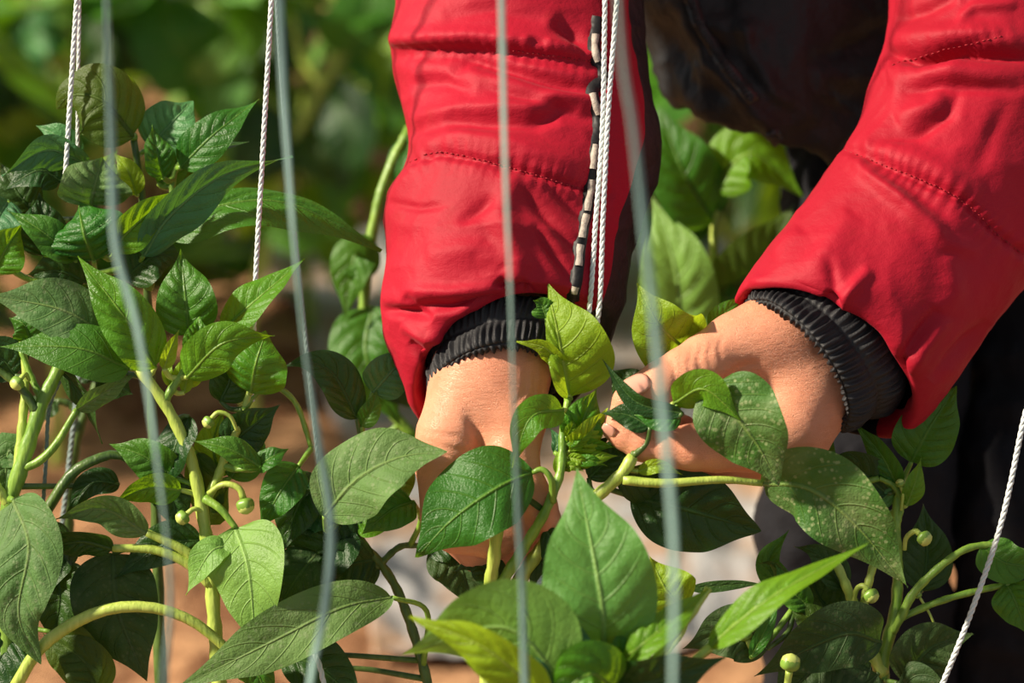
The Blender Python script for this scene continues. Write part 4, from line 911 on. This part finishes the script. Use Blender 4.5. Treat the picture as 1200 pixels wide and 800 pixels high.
def back_plant(label, x, y, h, n, seed, zmin=.08, spread=.24):
    r = random.Random(seed); e = bpy.data.objects.new('pepper_plant', None); C.objects.link(e); e.location = (x, y, -.03); e.empty_display_size = .05
    tag(e, label, 'pepper plant', 'pepper plants in the row behind'); lines = []
    def st(pts, r0, r1, mat):
        c = curve(pts, 14); v, f = tube(c, np.linspace(r0, r1, 14), 8); o = bpy.data.objects.new('stem', MB().add(v, f).mesh('stem', [mat])); C.objects.link(o); o.parent = e; lines.append(c)
    fork = np.array([r.uniform(-.02, .02), r.uniform(-.02, .02), h*.28])
    st([(0, 0, 0), fork*np.array([.3, .6, .5]), fork], .0085, .007, STEM)
    for k in range(4):
        a = k*math.pi/2+r.uniform(-.5, .5); q = fork+np.array([math.cos(a)*spread*.45, math.sin(a)*spread*.45, h*.32]); tp = fork+np.array([math.cos(a)*spread*.75, math.sin(a)*spread*.75, h*.72])
        st([fork, q, tp], .006, .003, STEML)
        a2 = a+r.choice((-1, 1))*.9; st([q, q+np.array([math.cos(a2)*spread*.35, math.sin(a2)*spread*.35, h*.16]), q+np.array([math.cos(a2)*spread*.7, math.sin(a2)*spread*.7, h*.24])], .0045, .0025, STEML)
    pts = np.vstack(lines); pts = pts[pts[:, 2] > zmin]
    for k in range(n):
        p = pts[r.randrange(len(pts))]; a = math.atan2(p[1], p[0])+r.uniform(-1.4, 1.4); o = bpy.data.objects.new('leaf', PROTO[(r.randrange(5), r.choice(BGM))]); C.objects.link(o); o.parent = e
        sc = r.uniform(.85, 1.55); o.scale = (sc, sc, sc); o.rotation_euler = (r.uniform(-.9, .55), r.uniform(-.5, .5), a-math.pi/2)
        o.location = Vector(p)+Vector((math.cos(a), math.sin(a), 0))*.045*sc
    return e
rows = [
 (-.86, 3.02, .62, 69, 'leafy pepper plant behind at the far left corner'), (-.52, 3.12, .60, 90, 'leafy pepper plant behind the far left twine'), (-.24, 3.20, .62, 93, 'leafy pepper plant behind the twine left of the jacket'),
 (-.03, 3.34, .62, 84, 'leafy pepper plant behind the straight red sleeve'), (.24, 3.10, .56, 84, 'leafy pepper plant seen between the two sleeves'), (.52, 3.30, .60, 66, 'leafy pepper plant behind the bent sleeve'), (.86, 3.2, .6, 54, 'leafy pepper plant behind at the right edge'),
 (-.95, 3.75, .66, 60, 'pepper plant in the farther row at far left'), (-.62, 3.82, .66, 69, 'pepper plant in the farther row behind the rounded leaf'), (-.33, 3.78, .66, 69, 'pepper plant in the farther row left of the jacket'), (-.05, 3.9, .66, 60, 'pepper plant in the farther row behind the straight sleeve'), (.26, 3.8, .66, 60, 'pepper plant in the farther row behind the jacket hem'), (.58, 3.85, .66, 45, 'pepper plant in the farther row behind the bent sleeve'),
 (-.80, 4.4, .7, 54, 'pepper plant in the farthest row at far left'), (-.42, 4.45, .7, 54, 'pepper plant in the farthest row left of the jacket'), (-.05, 4.4, .7, 45, 'pepper plant in the farthest row behind the straight sleeve'), (.35, 4.45, .7, 45, 'pepper plant in the farthest row between the sleeves')]
for i, (x, y, h, n, lb) in enumerate(rows): back_plant(lb, x, y, h, n, 100+i)
# plant between, right behind the left sleeve
pm = Plant('pepper_plant', 'blurred pepper plant with arching stem beside the straight red sleeve', root_under(560, 560, 640))
pm.stem([(590, 640, 560), (530, 560, 530), (450, 470, 510), (427, 400, 505), (432, 300, 500), (450, 215, 500), (480, 150, 510)], (9, 7), STEM, True)
pm.leaf([(430, 330, 500), (416, 300, 480), (404, 375, 480)], 56, 20, 'mid')
pm.leaf([(436, 360, 490), (430, 420, 470), (470, 500, 480)], 90, 10, 'mid')
pm.leaf([(440, 430, 500), (480, 420, 480), (540, 500, 490)], 110, 10, 'dark')
pm.leaf([(470, 160, 510), (500, 200, 490), (540, 260, 500)], 80, 10, 'mid')
pm.leaf([(400, 560, 520), (450, 540, 490), (500, 500, 500)], 60, 10, 'mid')
pn = Plant('pepper_plant', 'blurred pepper plant seen in the gap between the jacket hem and bent sleeve', root_under(1010, 420, 760))
pn.stem([(960, 600, 680), (910, 500, 650), (850, 400, 622), (836, 300, 620), (850, 200, 625), (880, 160, 630)], (8, 6), STEML, True)
pn.leaf([(800, 400, 600), (790, 310, 580), (764, 230, 600)], 96, 0, 'pale', label='large pale blurred leaf')
pn.leaf([(836, 260, 620), (800, 200, 590), (770, 120, 610)], 90, 10, 'mid')
pn.leaf([(836, 220, 610), (880, 180, 590), (940, 230, 600)], 80, -20, 'bright')
pn.leaf([(840, 340, 610), (880, 320, 590), (930, 240, 600)], 90, 10, 'olive')
pn.leaf([(838, 360, 620), (870, 360, 600), (890, 300, 610)], 60, 10, 'mid')

py_ = Plant('pepper_plant', 'blurred pepper plant with a pale forking stem left of the straight red sleeve', root_under(296, 400, 3080))
py_.stem([(290, 380, 3100), (318, 260, 3060), (342, 168, 3020), (378, 104, 3000), (392, 60, 3000), (388, -60, 3000)], (15.3, 10.2), STEML, True)
py_.stem([(376, 108, 3000), (402, 64, 2980), (452, 48, 2980)], (11.9, 7.6), STEML)
py_.stem([(378, 104, 3000), (352, 60, 3000), (340, 0, 3000), (346, -60, 3000)], (10.2, 8.5), STEML)
py_.stem([(356, 146, 3012), (300, 108, 2980), (236, 92, 2960)], (8.5, 6.8), STEM)
py_.leaf([(226, 92, 2940), (262, 66, 2900), (304, 26, 2940)], 40, 20, 'pale')
py_.leaf([(400, 62, 2960), (430, 20, 2920), (440, -50, 2960)], 100, 10, 'mid')
py_.leaf([(440, 50, 2980), (470, 90, 2920), (450, 170, 2960)], 90, 10, 'mid')
py_.leaf([(380, 110, 3000), (410, 150, 2940), (400, 230, 2980)], 80, 20, 'dark')
py_.leaf([(348, 160, 3020), (310, 170, 2980), (270, 230, 3020)], 90, 10, 'dark')
py_.leaf([(350, 150, 3020), (380, 190, 2980), (420, 210, 3020)], 60, 0, 'olive')
py_.leaf([(240, 94, 2960), (200, 40, 2920), (190, -40, 2960)], 110, 10, 'mid')
py_.leaf([(318, 250, 3060), (270, 230, 3000), (220, 260, 3040)], 90, 0, 'young')
py_.leaf([(344, 20, 3000), (310, -10, 2960), (260, -20, 3000)], 80, 0, 'bright')
py_.leaf([(320, 240, 3060), (350, 270, 3000), (390, 250, 3040)], 70, 0, 'bright')
pz = Plant('pepper_plant', 'blurred yellowish pepper plant behind the far left twine', root_under(60, 420, 3080))
pz.stem([(66, 390, 3100), (64, 300, 3060), (60, 200, 3020), (80, 100, 3000), (110, 20, 3000), (120, -60, 3000)], (13.6, 8.5), STEML, True)
pz.stem([(62, 210, 3020), (30, 130, 3000), (10, 60, 3000), (6, -40, 3000)], (10.2, 6.8), STEML)
for i, (b0, b1, b2, w_, k_) in enumerate([((60, 200), (20, 170), (-30, 190), 90, 'young'), ((62, 190), (90, 150), (150, 140), 70, 'mid'), ((30, 130), (0, 110), (-40, 130), 80, 'dark'), ((16, 70), (50, 40), (90, 50), 70, 'teal'), ((10, 60), (-10, 20), (0, -40), 80, 'bright'), ((90, 80), (130, 60), (170, 90), 90, 'dark'), ((100, 50), (140, 10), (150, -50), 90, 'mid'), ((70, 150), (40, 120), (46, 70), 70, 'olive'), ((64, 280), (20, 260), (-20, 300), 90, 'mid'), ((116, 0), (80, -10), (50, -50), 80, 'pale')]):
    pz.leaf([b0+(3020,), b1+(2960,), b2+(3010,)], w_, (-1)**i*14, k_)
